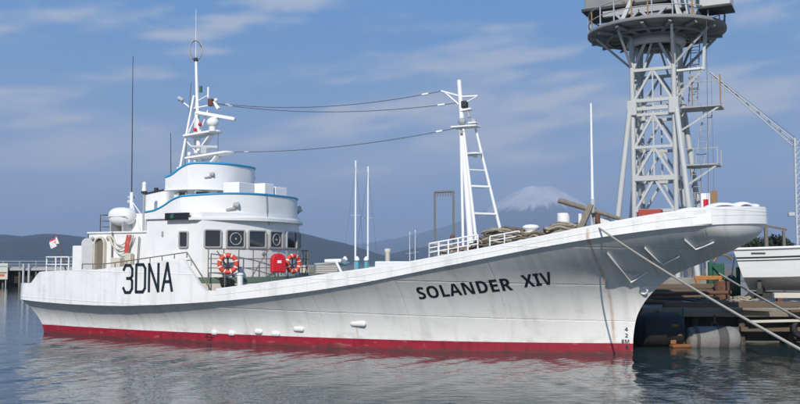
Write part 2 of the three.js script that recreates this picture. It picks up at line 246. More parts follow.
function hullZ(X, Y) {
  const bl = smooth(2.3, 3.6, X), t = 1 - Math.pow(1 - clamp(Y / knuckle(X)), 1 + 1.3 * bl), u = Math.pow(t, 1.5), fa = 1 - lerp(0.28, 0.22, t) * Math.pow(Math.max(0, (-X - 15) / 9.6), 2), q = Math.max(0, stemX(Y) - X);
  return lerp(2.92, 3.74, Math.pow(t, 2.6)) * fa * (1 - Math.exp(-Math.pow(q / lerp(5.6, 1.9, u), lerp(1.2, 0.7, u))));
}
const WL = 0.33, hullUV = q => [(q[0] + 26) / 32, (q[1] + 1) / 6], bootUV = q => [(q[0] + 26) / 32, (q[1] + 1) / 1.6];
function hullGrid(lo, hi, nu, nv, uv) {
  return grid(nu, nv, (u, v) => { const s = 1 - Math.pow(1 - u, 2.1); let X = -24 + 24 * s, Y = 0; for (let k = 0; k < 7; k++) { Y = lerp(lo, hi(X), v); X = lerp(sternX(Y), stemX(Y), s); } return [X, Y, u === 1 ? 0 : hullZ(X, Y)]; }, uv);
}
const flip = g => { const ix = g.index.array; for (let i = 0; i < ix.length; i += 3) { const t = ix[i]; ix[i] = ix[i + 1]; ix[i + 1] = t; } g.computeVertexNormals(); return g; };
const hs = flip(hullGrid(WL, X => knuckle(X), 170, 30, hullUV)), bs = flip(hullGrid(-0.9, () => WL, 150, 8, bootUV));
const transom = (lo, hi, uv) => grid(10, 6, (u, v) => { const Y = lerp(lo, hi, v); return [sternX(Y), Y, (u * 2 - 1) * hullZ(sternX(Y), Y)]; }, uv);
const hull = part(ship, 'hull', [hs, mirrorZ(hs), transom(WL, knuckle(-24.25), hullUV)], M.hull);
const boot = part(ship, 'red_boot_topping', [bs, mirrorZ(bs), transom(-0.9, WL, bootUV)], M.boot);

// bulwark strip and after plating: a wall with real thickness along the deck edge
const edge = [];
{
  const raw = [[-24.27, 0], [-24.27, 1.4], [-24.25, 2.3]], cut = [-24.22, -24.0, -23.8, -23.52, -23.48, -23.3, -23.1, -22.93, -22.5, -21, -19.5, -18, -16.5, -15.35, -15.2, -15.05, -14.7, -14.35, -14.15, -14, -13.6];
  for (const X of cut) raw.push([X, hullZ(X, knuckle(X))]);
  for (let X = -13; X < 2.4; X += 0.5) raw.push([X, hullZ(X, knuckle(X))]);
  for (let k = 0; k <= 26; k++) { const X = 4.0 - 1.6 * Math.pow(1 - k / 26, 2.4); raw.push([X, k === 26 ? 0 : hullZ(X, knuckle(X))]); }
  raw.forEach((p, i) => { const a = raw[Math.max(0, i - 1)], b = raw[Math.min(raw.length - 1, i + 1)]; let tx = b[0] - a[0], tz = b[1] - a[1]; if (i === raw.length - 1) { tx = 0; tz = -1; } if (i === 0) { tx = 0; tz = 1; } const l = Math.hypot(tx, tz) || 1; edge.push({ x: p[0], z: p[1], nx: -tz / l, nz: tx / l }); });
}
const edgeAt = (off, pick = () => true) => edge.filter(pick).map(e => [e.x + e.nx * off, Math.max(0, e.z + e.nz * off)]);
const bulOut = edgeAt(0.035), bulIn = edgeAt(-0.10);
{
  const wall = []; const n = bulOut.length - 1, uvw = q => hullUV(q);
  const T = i => topLine(edge[i].x), Kn = i => knuckle(edge[i].x) - 0.015;
  const strip = (f0, f1) => grid(n, 1, (u, v) => { const i = Math.round(u * n); return v ? f1(i) : f0(i); }, uvw);
  wall.push(strip(i => [bulOut[i][0], Kn(i), bulOut[i][1]], i => [bulOut[i][0], T(i), bulOut[i][1]]), strip(i => [bulOut[i][0], T(i), bulOut[i][1]], i => [bulIn[i][0], T(i), bulIn[i][1]]), strip(i => [bulIn[i][0], T(i), bulIn[i][1]], i => [bulIn[i][0], Kn(i), bulIn[i][1]]), strip(i => [bulIn[i][0] , Kn(i), bulIn[i][1]], i => [bulOut[i][0], Kn(i), bulOut[i][1]]));
  const bulwark = part(ship, 'bulwark', [...wall, ...wall.map(mirrorZ)], M.hull);
  // rounded cap on the low bulwark and the thin rubbing strake half-way up the strip
  const fore = i => edge[i].x > -13.9; const line = (f, off, r, to = n) => { const p = []; for (let i = 0; i <= to; i++) if (fore(i)) p.push(V(edge[i].x + edge[i].nx * off, f(i), Math.max(0, edge[i].z + edge[i].nz * off))); return pipe(p, r, 120, 6); };
  const both = g => [g, mirrorZ(g)];
  part(bulwark, 'cap_rail', both(line(i => T(i) + 0.005, -0.03, 0.07)), M.hullPlain);
  part(bulwark, 'rubbing_strake', both(line(i => lerp(knuckle(edge[i].x), T(i), 0.58), 0.035, 0.009)), M.hullPlain);
  // boxed chock that stands proud of the strip near the bow, and plate seams
  for (const s of [1, -1]) part(bulwark, 'chock_box', box(0.95, 0.30, 0.30, 2.28, 4.09, s * 2.12, 0.03, [0, s * 0.44, 0.08]), M.whiteClean);
}
// decks
const deckY = straight([[-25, 1.62], [-15, 1.55], [-13, 1.62], [-7.5, 2.45], [-6.6, 2.82], [-0.13, 3.86], [4.1, 4.36]]);
{
  const rows = edge.filter(e => e.x < 3.93);
  part(ship, 'deck', grid(rows.length - 1, 6, (u, v) => { const e = rows[Math.round(u * (rows.length - 1))]; return [e.x, deckY(e.x), (v * 2 - 1) * Math.max(0, e.z - 0.05)]; }, q => [q[0] / 3, q[2] / 3]), M.deck);
}
// ---- lettering and marks laid on the plating
function subdivide(tri, max) { const out = []; const go = (a, b, c, d) => { const l = [a.distanceTo(b), b.distanceTo(c), c.distanceTo(a)], m = Math.max(...l); if (m < max || d > 7) { out.push(a, b, c); return; } if (m === l[0]) { const p = a.clone().lerp(b, 0.5); go(a, p, c, d + 1); go(p, b, c, d + 1); } else if (m === l[1]) { const p = b.clone().lerp(c, 0.5); go(a, b, p, d + 1); go(a, p, c, d + 1); } else { const p = c.clone().lerp(a, 0.5); go(a, b, p, d + 1); go(p, b, c, d + 1); } }; for (let i = 0; i < tri.length; i += 3) go(tri[i], tri[i + 1], tri[i + 2], 0); return out; }
function laidOn(pts2, X0, Y0, slope, zf, sx = 1) { const p = []; for (const q of subdivide(pts2, 0.12)) { const X = X0 + q.x * sx, Y = Y0 + q.y + q.x * sx * slope; p.push(X, Y, zf(X, Y) + 0.014); } const g = new THREE.BufferGeometry(); g.setAttribute('position', new THREE.Float32BufferAttribute(p, 3)); g.setAttribute('uv', new THREE.Float32BufferAttribute(new Float32Array(p.length / 3 * 2), 2)); g.computeVertexNormals(); return g; }
const V2 = (x, y) => new THREE.Vector2(x, y);
function strokes(lines, w) { const t = []; for (const l of lines) for (let i = 0; i < l.length - 1; i++) { const a = V2(...l[i]), b = V2(...l[i + 1]), d = b.clone().sub(a).normalize(), n = V2(-d.y, d.x).multiplyScalar(w / 2); a.addScaledVector(d, -w * 0.28); b.addScaledVector(d, w * 0.28); const A = a.clone().add(n), B = a.clone().sub(n), C = b.clone().sub(n), D = b.clone().add(n); t.push(A, B, C, A, C, D); } return t; }
const plateZ = X => { let i = 1; while (i < edge.length - 1 && edge[i].x < X) i++; const a = edge[i - 1], b = edge[i]; return lerp(a.z, b.z, clamp((X - a.x) / ((b.x - a.x) || 1))) + 0.035; };
const glyph = { 3: [[[0, 0.83], [0.12, 1], [0.4, 1], [0.52, 0.86], [0.52, 0.62], [0.43, 0.52], [0.2, 0.52]], [[0.43, 0.52], [0.52, 0.42], [0.52, 0.14], [0.4, 0], [0.12, 0], [0, 0.17]]], D: [[[0, 0], [0, 1], [0.4, 1], [0.52, 0.86], [0.52, 0.14], [0.4, 0], [0, 0]]], N: [[[0, 0], [0, 1]], [[0, 1], [0.52, 0]], [[0.52, 0], [0.52, 1]]], A: [[[0, 0], [0.26, 1], [0.52, 0]], [[0.09, 0.33], [0.43, 0.33]]] };
[...'3DNA'].forEach((c, i) => part(hull, 'call_sign_letter', laidOn(strokes(glyph[c].map(l => l.map(([x, y]) => [x * 0.86 + 0.02, y])), 0.112), -17.97 + i * 0.645, 1.77 + i * 0.03, 0.02, X => plateZ(X)), M.letter));
const font = await new FontLoader().loadAsync('fonts/droid/droid_sans_bold.typeface.json');
function word(text, height) { const tris = []; for (const s of font.generateShapes(text, height / 0.72)) { const g = new THREE.ShapeGeometry(s, 4), p = g.attributes.position, ix = g.index.array; for (const k of ix) tris.push(V2(p.getX(k), p.getY(k))); } return tris; }
function wordAlong(text, X0, X1, Y0, Y1, height) { const all = word(text, height), w = Math.max(...all.map(q => q.x)), sx = (X1 - X0) / w; let pen = 0; for (const c of text) { const t = word(c, height); const adv = font.data.glyphs[c].ha * (height / 0.72) / font.data.resolution; t.forEach(q => { q.x += pen; }); part(hull, 'name_letter', laidOn(t, X0, Y0, (Y1 - Y0) / (X1 - X0), hullZ, sx), M.letter); pen += adv; } }
wordAlong('SOLANDER', -6.22, -3.2, 1.70, 2.03, 0.275);
wordAlong('XIV', -2.86, -1.97, 2.11, 2.22, 0.275);
for (const [t, x, y, h] of [['4', -0.22, 0.72, 0.085], ['2', -0.22, 0.52, 0.085], ['8M', -0.33, 0.34, 0.08], ['8', -0.22, 0.16, 0.08]]) part(y > WL ? hull : boot, 'draft_mark', laidOn(word(t, h), x, y, 0, (X, Y) => hullZ(X, Y) + 0.004, 1.1), M.letter);
{ const ring = []; for (let k = 0; k < 28; k++) { const a = k / 28 * 6.2832, b = (k + 1) / 28 * 6.2832, q = (r, t) => V2(r * Math.cos(t), r * Math.sin(t)); ring.push(q(0.10, a), q(0.13, a), q(0.13, b), q(0.10, a), q(0.13, b), q(0.10, b)); } ring.push(...strokes([[[-0.2, 0], [0.2, 0]]], 0.025)); part(boot, 'load_line_mark', laidOn(ring, -14.6, 0.19, 0, (X, Y) => hullZ(X, Y) + 0.004), M.letter); }
// small padded lugs along the waterline
for (const [x, y, l] of [[-8.54, 0.84, 0.6], [-10.81, 0.60, 0.44], [-12.45, 0.46, 0.36], [-11.75, 0.40, 0.36], [-13.6, 0.36, 0.3], [-14.35, 0.36, 0.26]]) { const g = new RoundedBoxGeometry(l, 0.2, 0.2, 4, 0.095); g.scale(1, 1, 0.9); g.rotateX(-0.3); g.translate(x, y, hullZ(x, y) - 0.02); part(hull, 'hull_lug', g, M.hullPlain); }
// anchor pockets: raised V-shaped lips on the flare of the bow
function pocket(a, b, c, w) { const P = (x, y, o) => V(x, y, hullZ(x, y) + o), seg = (p, q) => { const n = 8, row = k => { const t = k / n, x = lerp(p[0], q[0], t), y = lerp(p[1], q[1], t); return [P(x, y, -0.02), P(x, y, w)]; }; return [grid(n, 1, (u, v) => row(Math.round(u * n))[v].toArray()), grid(n, 1, (u, v) => { const r = row(Math.round(u * n)); return v ? [r[1].x, r[1].y - 0.045, r[1].z] : r[1].toArray(); }), grid(n, 1, (u, v) => { const r = row(Math.round(u * n))[v]; return [r.x, r.y - 0.045, r.z]; })]; }; part(hull, 'anchor_pocket_lip', [...seg(a, b), ...seg(b, c)], M.whiteClean); }
pocket([-0.14, 3.19], [0.16, 2.30], [0.68, 2.62], 0.10); pocket([0.89, 3.34], [1.17, 2.84], [1.70, 3.10], 0.085); pocket([1.98, 3.57], [2.18, 3.30], [2.72, 3.50], 0.07);
{ const g = new THREE.BufferGeometry(), q = [[0.02, 2.62], [0.15, 2.32], [0.62, 2.60], [0.30, 2.50]].map(([x, y]) => [x, y, hullZ(x, y) + 0.10]); g.setAttribute('position', new THREE.Float32BufferAttribute([...q[0], ...q[1], ...q[3], ...q[3], ...q[1], ...q[2]], 3)); g.setAttribute('uv', new THREE.Float32BufferAttribute(new Float32Array(12), 2)); g.computeVertexNormals(); part(hull, 'anchor_pocket_floor', g, M.whiteClean); }
{ const t = new THREE.TorusGeometry(0.11, 0.035, 8, 18); t.rotateX(0.5); t.translate(0.42, 2.0, hullZ(0.42, 2.0) + 0.03); part(hull, 'hawse_ring', t, M.whiteClean); }

// ---- bridge
const front = (base, dep, hw, n, N = 40) => { const o = []; for (let i = 0; i <= N; i++) { const z = hw * Math.sin((1 - 2 * i / N) * Math.PI / 2); o.push([base + dep * (1 - Math.pow(Math.abs(z / hw), n)), z]); } return o; };
const plan = (aft, base, dep, hw, n) => [[aft, hw], ...front(base, dep, hw, n), [aft, -hw]];
const smoothWall = (aft, base, dep, hw, n, y0, y1) => { const f = front(base, dep, hw, n); return grid(f.length - 1, 1, (u, v) => { const q = f[Math.round(u * (f.length - 1))]; return [q[0], v ? y1 : y0, q[1]]; }, q => [(q[0] + q[2]) * 0.25, q[1] * 0.25]); };
const foundation = part(ship, 'bridge_deck', prism(plan(-18.6, -14.3, 1.5, 3.2, 2.2), 1.5, 2.30), M.cream);
part(foundation, 'deck_edge', prism(plan(-18.62, -14.28, 1.53, 3.23, 2.2), 2.16, 2.35), M.deck);
const wheelhouse = part(ship, 'wheelhouse', prism(plan(-17.4, -14.75, 1.3, 3.1, 2.2), 2.3, 4.72), M.white);
const aHouse = z => -14.75 + 1.3 * (1 - Math.pow(Math.abs(z / 3.1), 2.2)), aSlope = z => -1.3 * 2.2 / 3.1 * Math.sign(z) * Math.pow(Math.abs(z / 3.1), 1.2);
function rrect(w, h, r) { const s = new THREE.Shape(), x = -w / 2, y = -h / 2; s.moveTo(x + r, y); s.lineTo(x + w - r, y); s.quadraticCurveTo(x + w, y, x + w, y + r); s.lineTo(x + w, y + h - r); s.quadraticCurveTo(x + w, y + h, x + w - r, y + h); s.lineTo(x + r, y + h); s.quadraticCurveTo(x, y + h, x, y + h - r); s.lineTo(x, y + r); s.quadraticCurveTo(x, y, x + r, y); return s; }
function window_(parent, x, y, z, ry, w, h, clear) {       // proud rounded frame with the dark pane set back in it
  const fs = rrect(w + 0.07, h + 0.07, 0.08); fs.holes.push(rrect(w, h, 0.06)); const put = g => { g.rotateY(ry); g.translate(x, y, z); return g; };
  const f = part(parent, 'window_frame', put(new THREE.ExtrudeGeometry(fs, { depth: 0.06, bevelEnabled: true, bevelSize: 0.012, bevelThickness: 0.012, bevelSegments: 1, curveSegments: 4 })), M.frame);
  const pg = new THREE.ShapeGeometry(rrect(w + 0.02, h + 0.02, 0.06), 4); pg.translate(0, 0, 0.022); part(parent, 'window_pane', put(pg), M.glass);
  if (clear) { const t = new THREE.TorusGeometry(Math.min(w, h) * 0.36, 0.02, 8, 24); t.translate(0, 0, 0.05); const hub = new THREE.CylinderGeometry(0.035, 0.035, 0.04, 10); hub.rotateX(Math.PI / 2); hub.translate(0, 0, 0.05); part(parent, 'clear_view_screen', put(t), M.frame); part(parent, 'screen_hub', put(hub), M.frame); }
  return f;
}
for (const [a, b, c] of [[3.0, 2.62, 0], [2.36, 1.86, 1], [1.60, 0.98, 0], [0.64, 0.02, 1], [-0.40, -1.2, 0], [-1.7, -2.2, 0]]) { const z = (a + b) / 2, nx = 1, nz = -aSlope(z), ry = Math.atan2(nx, nz), w = Math.hypot(a - b, aHouse(a) - aHouse(b)); window_(wheelhouse, aHouse(z) - 0.005, 3.75, z, ry, w * 1.14, 0.6, c); }
window_(wheelhouse, -15.58, 3.72, 3.1, 0, 0.36, 0.54, 0);
part(wheelhouse, 'cornice', prism(plan(-16.3, -14.95, 1.72, 3.28, 2.4), 4.43, 4.52), M.white);
{ part(wheelhouse, 'wall_lamp', box(0.07, 0.2, 0.07, -16.6, 3.95, 3.12, 0.02), M.galvWorn); part(wheelhouse, 'vent_plate', ball(0.1, aHouse(1.0) + 0.02, 3.22, 1.0, 0.8, 0.3, 1), M.frame); }
// flying bridge: curved dodger round an open deck, blue capped
const bTop = curve([[-17.4, 4.76], [-16.9, 4.83], [-16.5, 4.98], [-16.1, 5.18], [-15.75, 5.29], [-15.2, 5.35], [-14.5, 5.41], [-13.4, 5.45]]);
const subdiv = (pts) => { const o = []; for (let i = 0; i < pts.length - 1; i++) { const n = Math.max(1, Math.round(Math.hypot(pts[i + 1][0] - pts[i][0], pts[i + 1][1] - pts[i][1]) / 0.22)); for (let k = 0; k < n; k++) o.push([lerp(pts[i][0], pts[i + 1][0], k / n), lerp(pts[i][1], pts[i + 1][1], k / n)]); } o.push(pts[pts.length - 1]); return o; };
const inset = (pts, d) => pts.map((p, i) => { const a = pts[Math.max(0, i - 1)], b = pts[Math.min(pts.length - 1, i + 1)], tx = b[0] - a[0], tz = b[1] - a[1], l = Math.hypot(tx, tz) || 1; return [p[0] + tz / l * d, p[1] - tx / l * d]; });
function dodger(name, aft, base, dep, hw, n, y0, top, capR) {
  const o = subdiv(plan(aft, base, dep, hw, n)), w = part(ship, name, ringWall(o, inset(o, 0.1), y0, x => top(x)), M.white);
  part(w, 'blue_cap', pipe(o.map((p, i) => V(p[0], top(p[0]) + 0.01, p[1])), capR, o.length * 2, 8), M.blue);
  return w;
}
const bridge = dodger('flying_bridge', -17.42, -15.7, 2.2, 3.2, 3, 4.5, bTop, 0.038);
part(bridge, 'lower_lip', pipe(subdiv(plan(-15.7, -15.7, 2.22, 3.23, 3)).map(p => V(p[0], 4.56, p[1])), 0.05, 160, 6), M.white);
part(bridge, 'bridge_floor', prism(plan(-17.38, -15.75, 2.1, 3.12, 3), 4.522, 4.6), M.white);
{ const s = part(bridge, 'side_light_board', box(1.1, 0.26, 0.10, -15.78, 4.57, 3.27, 0.01), M.black); part(bridge, 'side_light', box(0.16, 0.17, 0.07, -15.98, 4.57, 3.32, 0.03), M.greenGlass); }
function searchlight(parent, x, y, z, ry, s = 1) { const put = g => { g.scale(s, s, s); g.rotateY(ry); g.translate(x, y, z); return g; }; const head = new THREE.CylinderGeometry(0.13, 0.09, 0.2, 16); head.rotateZ(-Math.PI / 2); head.translate(0.36, 0.08, 0); const lens = new THREE.CylinderGeometry(0.115, 0.115, 0.02, 16); lens.rotateZ(-Math.PI / 2); lens.translate(0.465, 0.08, 0); const h = part(parent, 'searchlight', [put(head), put(bar([0, -0.1, 0], [0.34, -0.02, 0], 0.07, 0.12)), put(rod([0.33, -0.06, 0], [0.33, 0.08, 0], 0.03))], M.galvWorn); part(parent, 'searchlight_lens', put(lens), M.lampGlass); }
const bFront = z => -15.7 + 2.2 * (1 - Math.pow(Math.abs(z / 3.2), 3)), dFront = z => -16.5 + 1.2 * (1 - Math.pow(Math.abs(z / 1.9), 3));
searchlight(bridge, bFront(2.3), 4.92, 2.3, 0.7); searchlight(bridge, bFront(-2.35), 4.98, -2.35, -0.6, 1.05);
part(bridge, 'hanging_cable', pipe([[bFront(0.9) + 0.05, 5.5, 0.9], [bFront(0.9) + 0.06, 5.1, 0.88], [bFront(0.8) + 0.03, 4.6, 0.8], [aHouse(0.75) + 0.05, 4.3, 0.75]], 0.012), M.wire);
// lockers on the flying bridge
for (const [x, z, w, h, d, c] of [[-14.6, 1.15, 0.75, 0.36, 1.0, 0], [-14.35, -0.1, 0.55, 0.42, 0.62, 0], [-14.35, -0.95, 0.5, 0.34, 0.8, 0]]) { part(ship, 'bridge_locker', box(w, h + 0.5, d, x, 5.3 + h / 2, z, 0.03), M.whiteClean); }
// upper house and top dodger
const upper = part(ship, 'upper_house', prism(plan(-17.3, -16.6, 0.9, 1.72, 3), 4.6, 5.75), M.white);
for (const [x, z, ry, w] of [[-16.85, 1.72, 0, 0.34], [-16.1, 1.52, 1.0, 0.5], [-15.75, 0.6, 1.45, 0.6], [-15.75, -0.5, 1.7, 0.6]]) window_(upper, x, 5.52, z, ry, w, 0.18, 0);
const dTop = curve([[-17.6, 6.2], [-17.3, 6.28], [-16.9, 6.5], [-16.5, 6.66], [-16.1, 6.71], [-15.2, 6.71]]);
const topBridge = dodger('top_bridge', -17.6, -16.5, 1.2, 1.9, 3, 5.68, dTop, 0.045);
part(topBridge, 'top_floor', prism(plan(-17.6, -16.52, 1.12, 1.86, 3), 5.66, 5.74), M.white);
part(topBridge, 'lower_edge', pipe(subdiv(plan(-17.6, -16.5, 1.22, 1.92, 3)).map(p => V(p[0], 5.70, p[1])), 0.035, 160, 6), M.white);
searchlight(topBridge, dFront(1.55), 6.22, 1.55, 0.6, 0.75); searchlight(topBridge, dFront(-1.65), 6.3, -1.65, -0.8, 0.8);
part(topBridge, 'wheel_deck', prism(plan(-17.3, -16.5, 0.9, 1.6, 3), 5.76, 6.62), M.white);
// side plating aft of the wheelhouse with blue edge, funnel and casing
const casing = part(ship, 'engine_casing', prism([[-20.4, 1.35], [-17.38, 1.35], [-17.38, -1.35], [-20.4, -1.35]], 2.2, 4.86), M.white);
const funnel = part(ship, 'funnel', (() => { const s = rrect(1.25, 1.15, 0.28), g = new THREE.ExtrudeGeometry(s, { depth: 1.0, bevelEnabled: false, curveSegments: 6 }); g.rotateX(-Math.PI / 2); const p = g.attributes.position; for (let i = 0; i < p.count; i++) if (p.getY(i) > 0.5) p.setY(i, p.getY(i) - 0.10 + 0.10 * Math.sin(p.getX(i) * 1.4)); g.translate(-19.35, 4.86, 0); g.computeVertexNormals(); return g; })(), M.white);
part(funnel, 'funnel_rim', (() => { const s = rrect(1.3, 1.2, 0.3), g = new THREE.ExtrudeGeometry(s, { depth: 0.07, bevelEnabled: false, curveSegments: 6 }); g.rotateX(-Math.PI / 2); const p = g.attributes.position; for (let i = 0; i < p.count; i++) p.setY(i, p.getY(i) - 0.10 + 0.10 * Math.sin(p.getX(i) * 1.4)); g.translate(-19.35, 5.85, 0); return g; })(), M.dark);
for (const [x, z, h] of [[-19.6, 0.2, 0.3], [-19.2, -0.2, 0.25]]) part(funnel, 'exhaust_pipe', rod([x, 5.7, z], [x, 5.9 + h * 0.3, z], 0.09), M.dark);
// after house
const aft = part(ship, 'after_house', prism([[-21.55, 1.95], [-17.38, 1.95], [-17.38, -1.95], [-21.55, -1.95]], 1.6, 4.05), M.white);
part(aft, 'roof_edge', box(4.22, 0.07, 4.02, -19.5, 4.085, 0, 0.02), M.white);
part(aft, 'after_block', box(1.3, 1.95, 3.2, -22.1, 2.6, 0.1, 0.04), M.white);
{
  const s = new THREE.Shape(); s.moveTo(-0.3, 0); s.lineTo(0.3, 0); s.lineTo(0.3, 1.25); s.absarc(0, 1.25, 0.3, 0, Math.PI, false); s.lineTo(-0.3, 0);
  const hole = new THREE.Path(); hole.moveTo(-0.23, 0.06); hole.lineTo(0.23, 0.06); hole.lineTo(0.23, 1.25); hole.absarc(0, 1.25, 0.23, 0, Math.PI, false); hole.lineTo(-0.23, 0.06); s.holes.push(hole);
  const fr = new THREE.ExtrudeGeometry(s, { depth: 0.14, bevelEnabled: false, curveSegments: 8 }); fr.translate(-20.85, 2.38, 1.95); part(aft, 'door_frame', fr, M.cream);
  const s2 = new THREE.Shape(hole.getPoints(8)); const dr = new THREE.ShapeGeometry(s2); dr.translate(-20.85, 2.38, 1.965); part(aft, 'door', dr, std(rgb(0.17, 0.15, 0.12), 0.8, { map: grainTex }));
  const leaf = new THREE.ExtrudeGeometry(s2, { depth: 0.05, bevelEnabled: false }); leaf.translate(0.3, 0, 0); leaf.rotateY(-1.9); leaf.translate(-21.12, 2.38, 2.05); part(aft, 'door_leaf', leaf, M.white);
  for (const [x, y] of [[-21.3, 3.85], [-20.45, 3.86]]) part(aft, 'wall_lamp', ball(0.08, x, y, 2.0), M.galvWorn);
  part(aft, 'vertical_pipe', [rod([-20.2, 1.7, 2.02], [-20.2, 4.1, 2.02], 0.03), rod([-18.9, 1.7, 2.05], [-18.75, 3.9, 2.05], 0.022)], M.railDark);
  for (const [x0, x1, d] of [[-20.4, -19.1, 0.55], [-20.2, -19.2, 0.38], [-20.3, -19.0, 0.75]]) part(aft, 'hose', pipe(sagging([x0, 3.95, 2.06], [x1, 3.95, 2.1], d), 0.03), M.cream);
  part(aft, 'equipment_box', [box(0.5, 0.45, 0.3, -19.8, 2.85, 2.1, 0.03), box(0.3, 0.7, 0.2, -19.2, 2.9, 2.1, 0.03)], M.cream);
  part(aft, 'green_tank', [disc(0.24, 0.5, -21.95, 3.8, 1.3), ball(0.24, -21.95, 4.05, 1.3, 0.4)], M.green);
}
// railings: each a rail assembly whose posts and bars are its pieces
function railing(name, pts, h, posts, bars, mat, r = 0.02, label) { const P = pts.map(V3), c = new THREE.CatmullRomCurve3(P, false, 'catmullrom', 0.1); const top = part(ship, name, new THREE.TubeGeometry(new THREE.CatmullRomCurve3(P.map(p => p.clone().setY(p.y + h)), false, 'catmullrom', 0.1), P.length * 10, r, 6), mat); for (const b of bars) part(top, 'rail_bar', new THREE.TubeGeometry(new THREE.CatmullRomCurve3(P.map(p => p.clone().setY(p.y + h * b)), false, 'catmullrom', 0.1), P.length * 10, r * 0.8, 6), mat); for (let i = 0; i <= posts; i++) { const p = c.getPointAt(i / posts); part(top, 'rail_post', rod([p.x, p.y, p.z], [p.x, p.y + h, p.z], r), mat); } return top; }
const pf = front(-14.45, 1.55, 3.1, 2.2, 16).map(p => [p[0], 2.35, p[1]]);
railing('bridge_railing', pf, 1.02, 13, [0.33, 0.66], M.railDark, 0.02);
for (const [p, q] of [[[-13.45, 2.35, 1.85], [-13.1, 3.35, 1.3]], [[-13.9, 2.35, 2.3], [-14.3, 3.3, 2.8]]]) part(ship, 'railing_brace', rod(p, q, 0.02), M.railDark);
railing('plate_railing', [[-20.4, 2.62, 3.36], [-19, 2.64, 3.42], [-15.1, 3.05, 3.5]], 0.2, 9, [], M.railDark, 0.02);
part(ship, 'slanting_rail', rod([-15.1, 3.25, 3.5], [-14.1, 2.05, 3.5], 0.02), M.railDark);
railing('ladder_rail', [[-14.2, 1.9, 3.35], [-13.5, 1.9, 3.35]], 0.62, 1, [], M.railDark, 0.02);
railing('stern_railing', [[-21.9, 2.5, 2.65], [-22.7, 2.5, 2.6], [-23.35, 2.5, 2.5], [-23.45, 2.5, 2.3], [-23.45, 2.5, 0], [-23.45, 2.5, -2.3]], 0.6, 8, [0.5], M.white, 0.03);
railing('roof_railing', [[-21.8, 4.12, 1.1], [-18.6, 4.12, 1.1]], 0.75, 5, [0.33, 0.66], M.railDark, 0.018); railing('roof_railing', [[-21.8, 4.12, 1.1], [-21.8, 4.12, -1.8]], 0.75, 4, [0.33, 0.66], M.railDark, 0.018);
railing('foredeck_railing', [[-6.35, 3.05, 1.6], [-4.6, 3.33, 1.6]], 0.46, 5, [0.35, 0.68], M.whiteClean, 0.03); railing('foredeck_railing', [[-6.35, 3.05, 1.6], [-6.5, 3.0, -1.6]], 0.46, 4, [0.5], M.whiteClean, 0.03); railing('foredeck_railing', [[-4.1, 3.42, 1.8], [-3.1, 3.58, 1.8]], 0.3, 2, [0.5], M.whiteClean, 0.025);
part(ship, 'deck_bitt', [rod([-13.4, 1.6, 2.6], [-13.4, 2.45, 2.6], 0.11), ball(0.13, -13.4, 2.45, 2.6, 0.5)], M.white);
part(ship, 'foredeck_step', box(2.6, 0.35, 3.0, -7.2, 2.75, 0, 0.05), M.white);

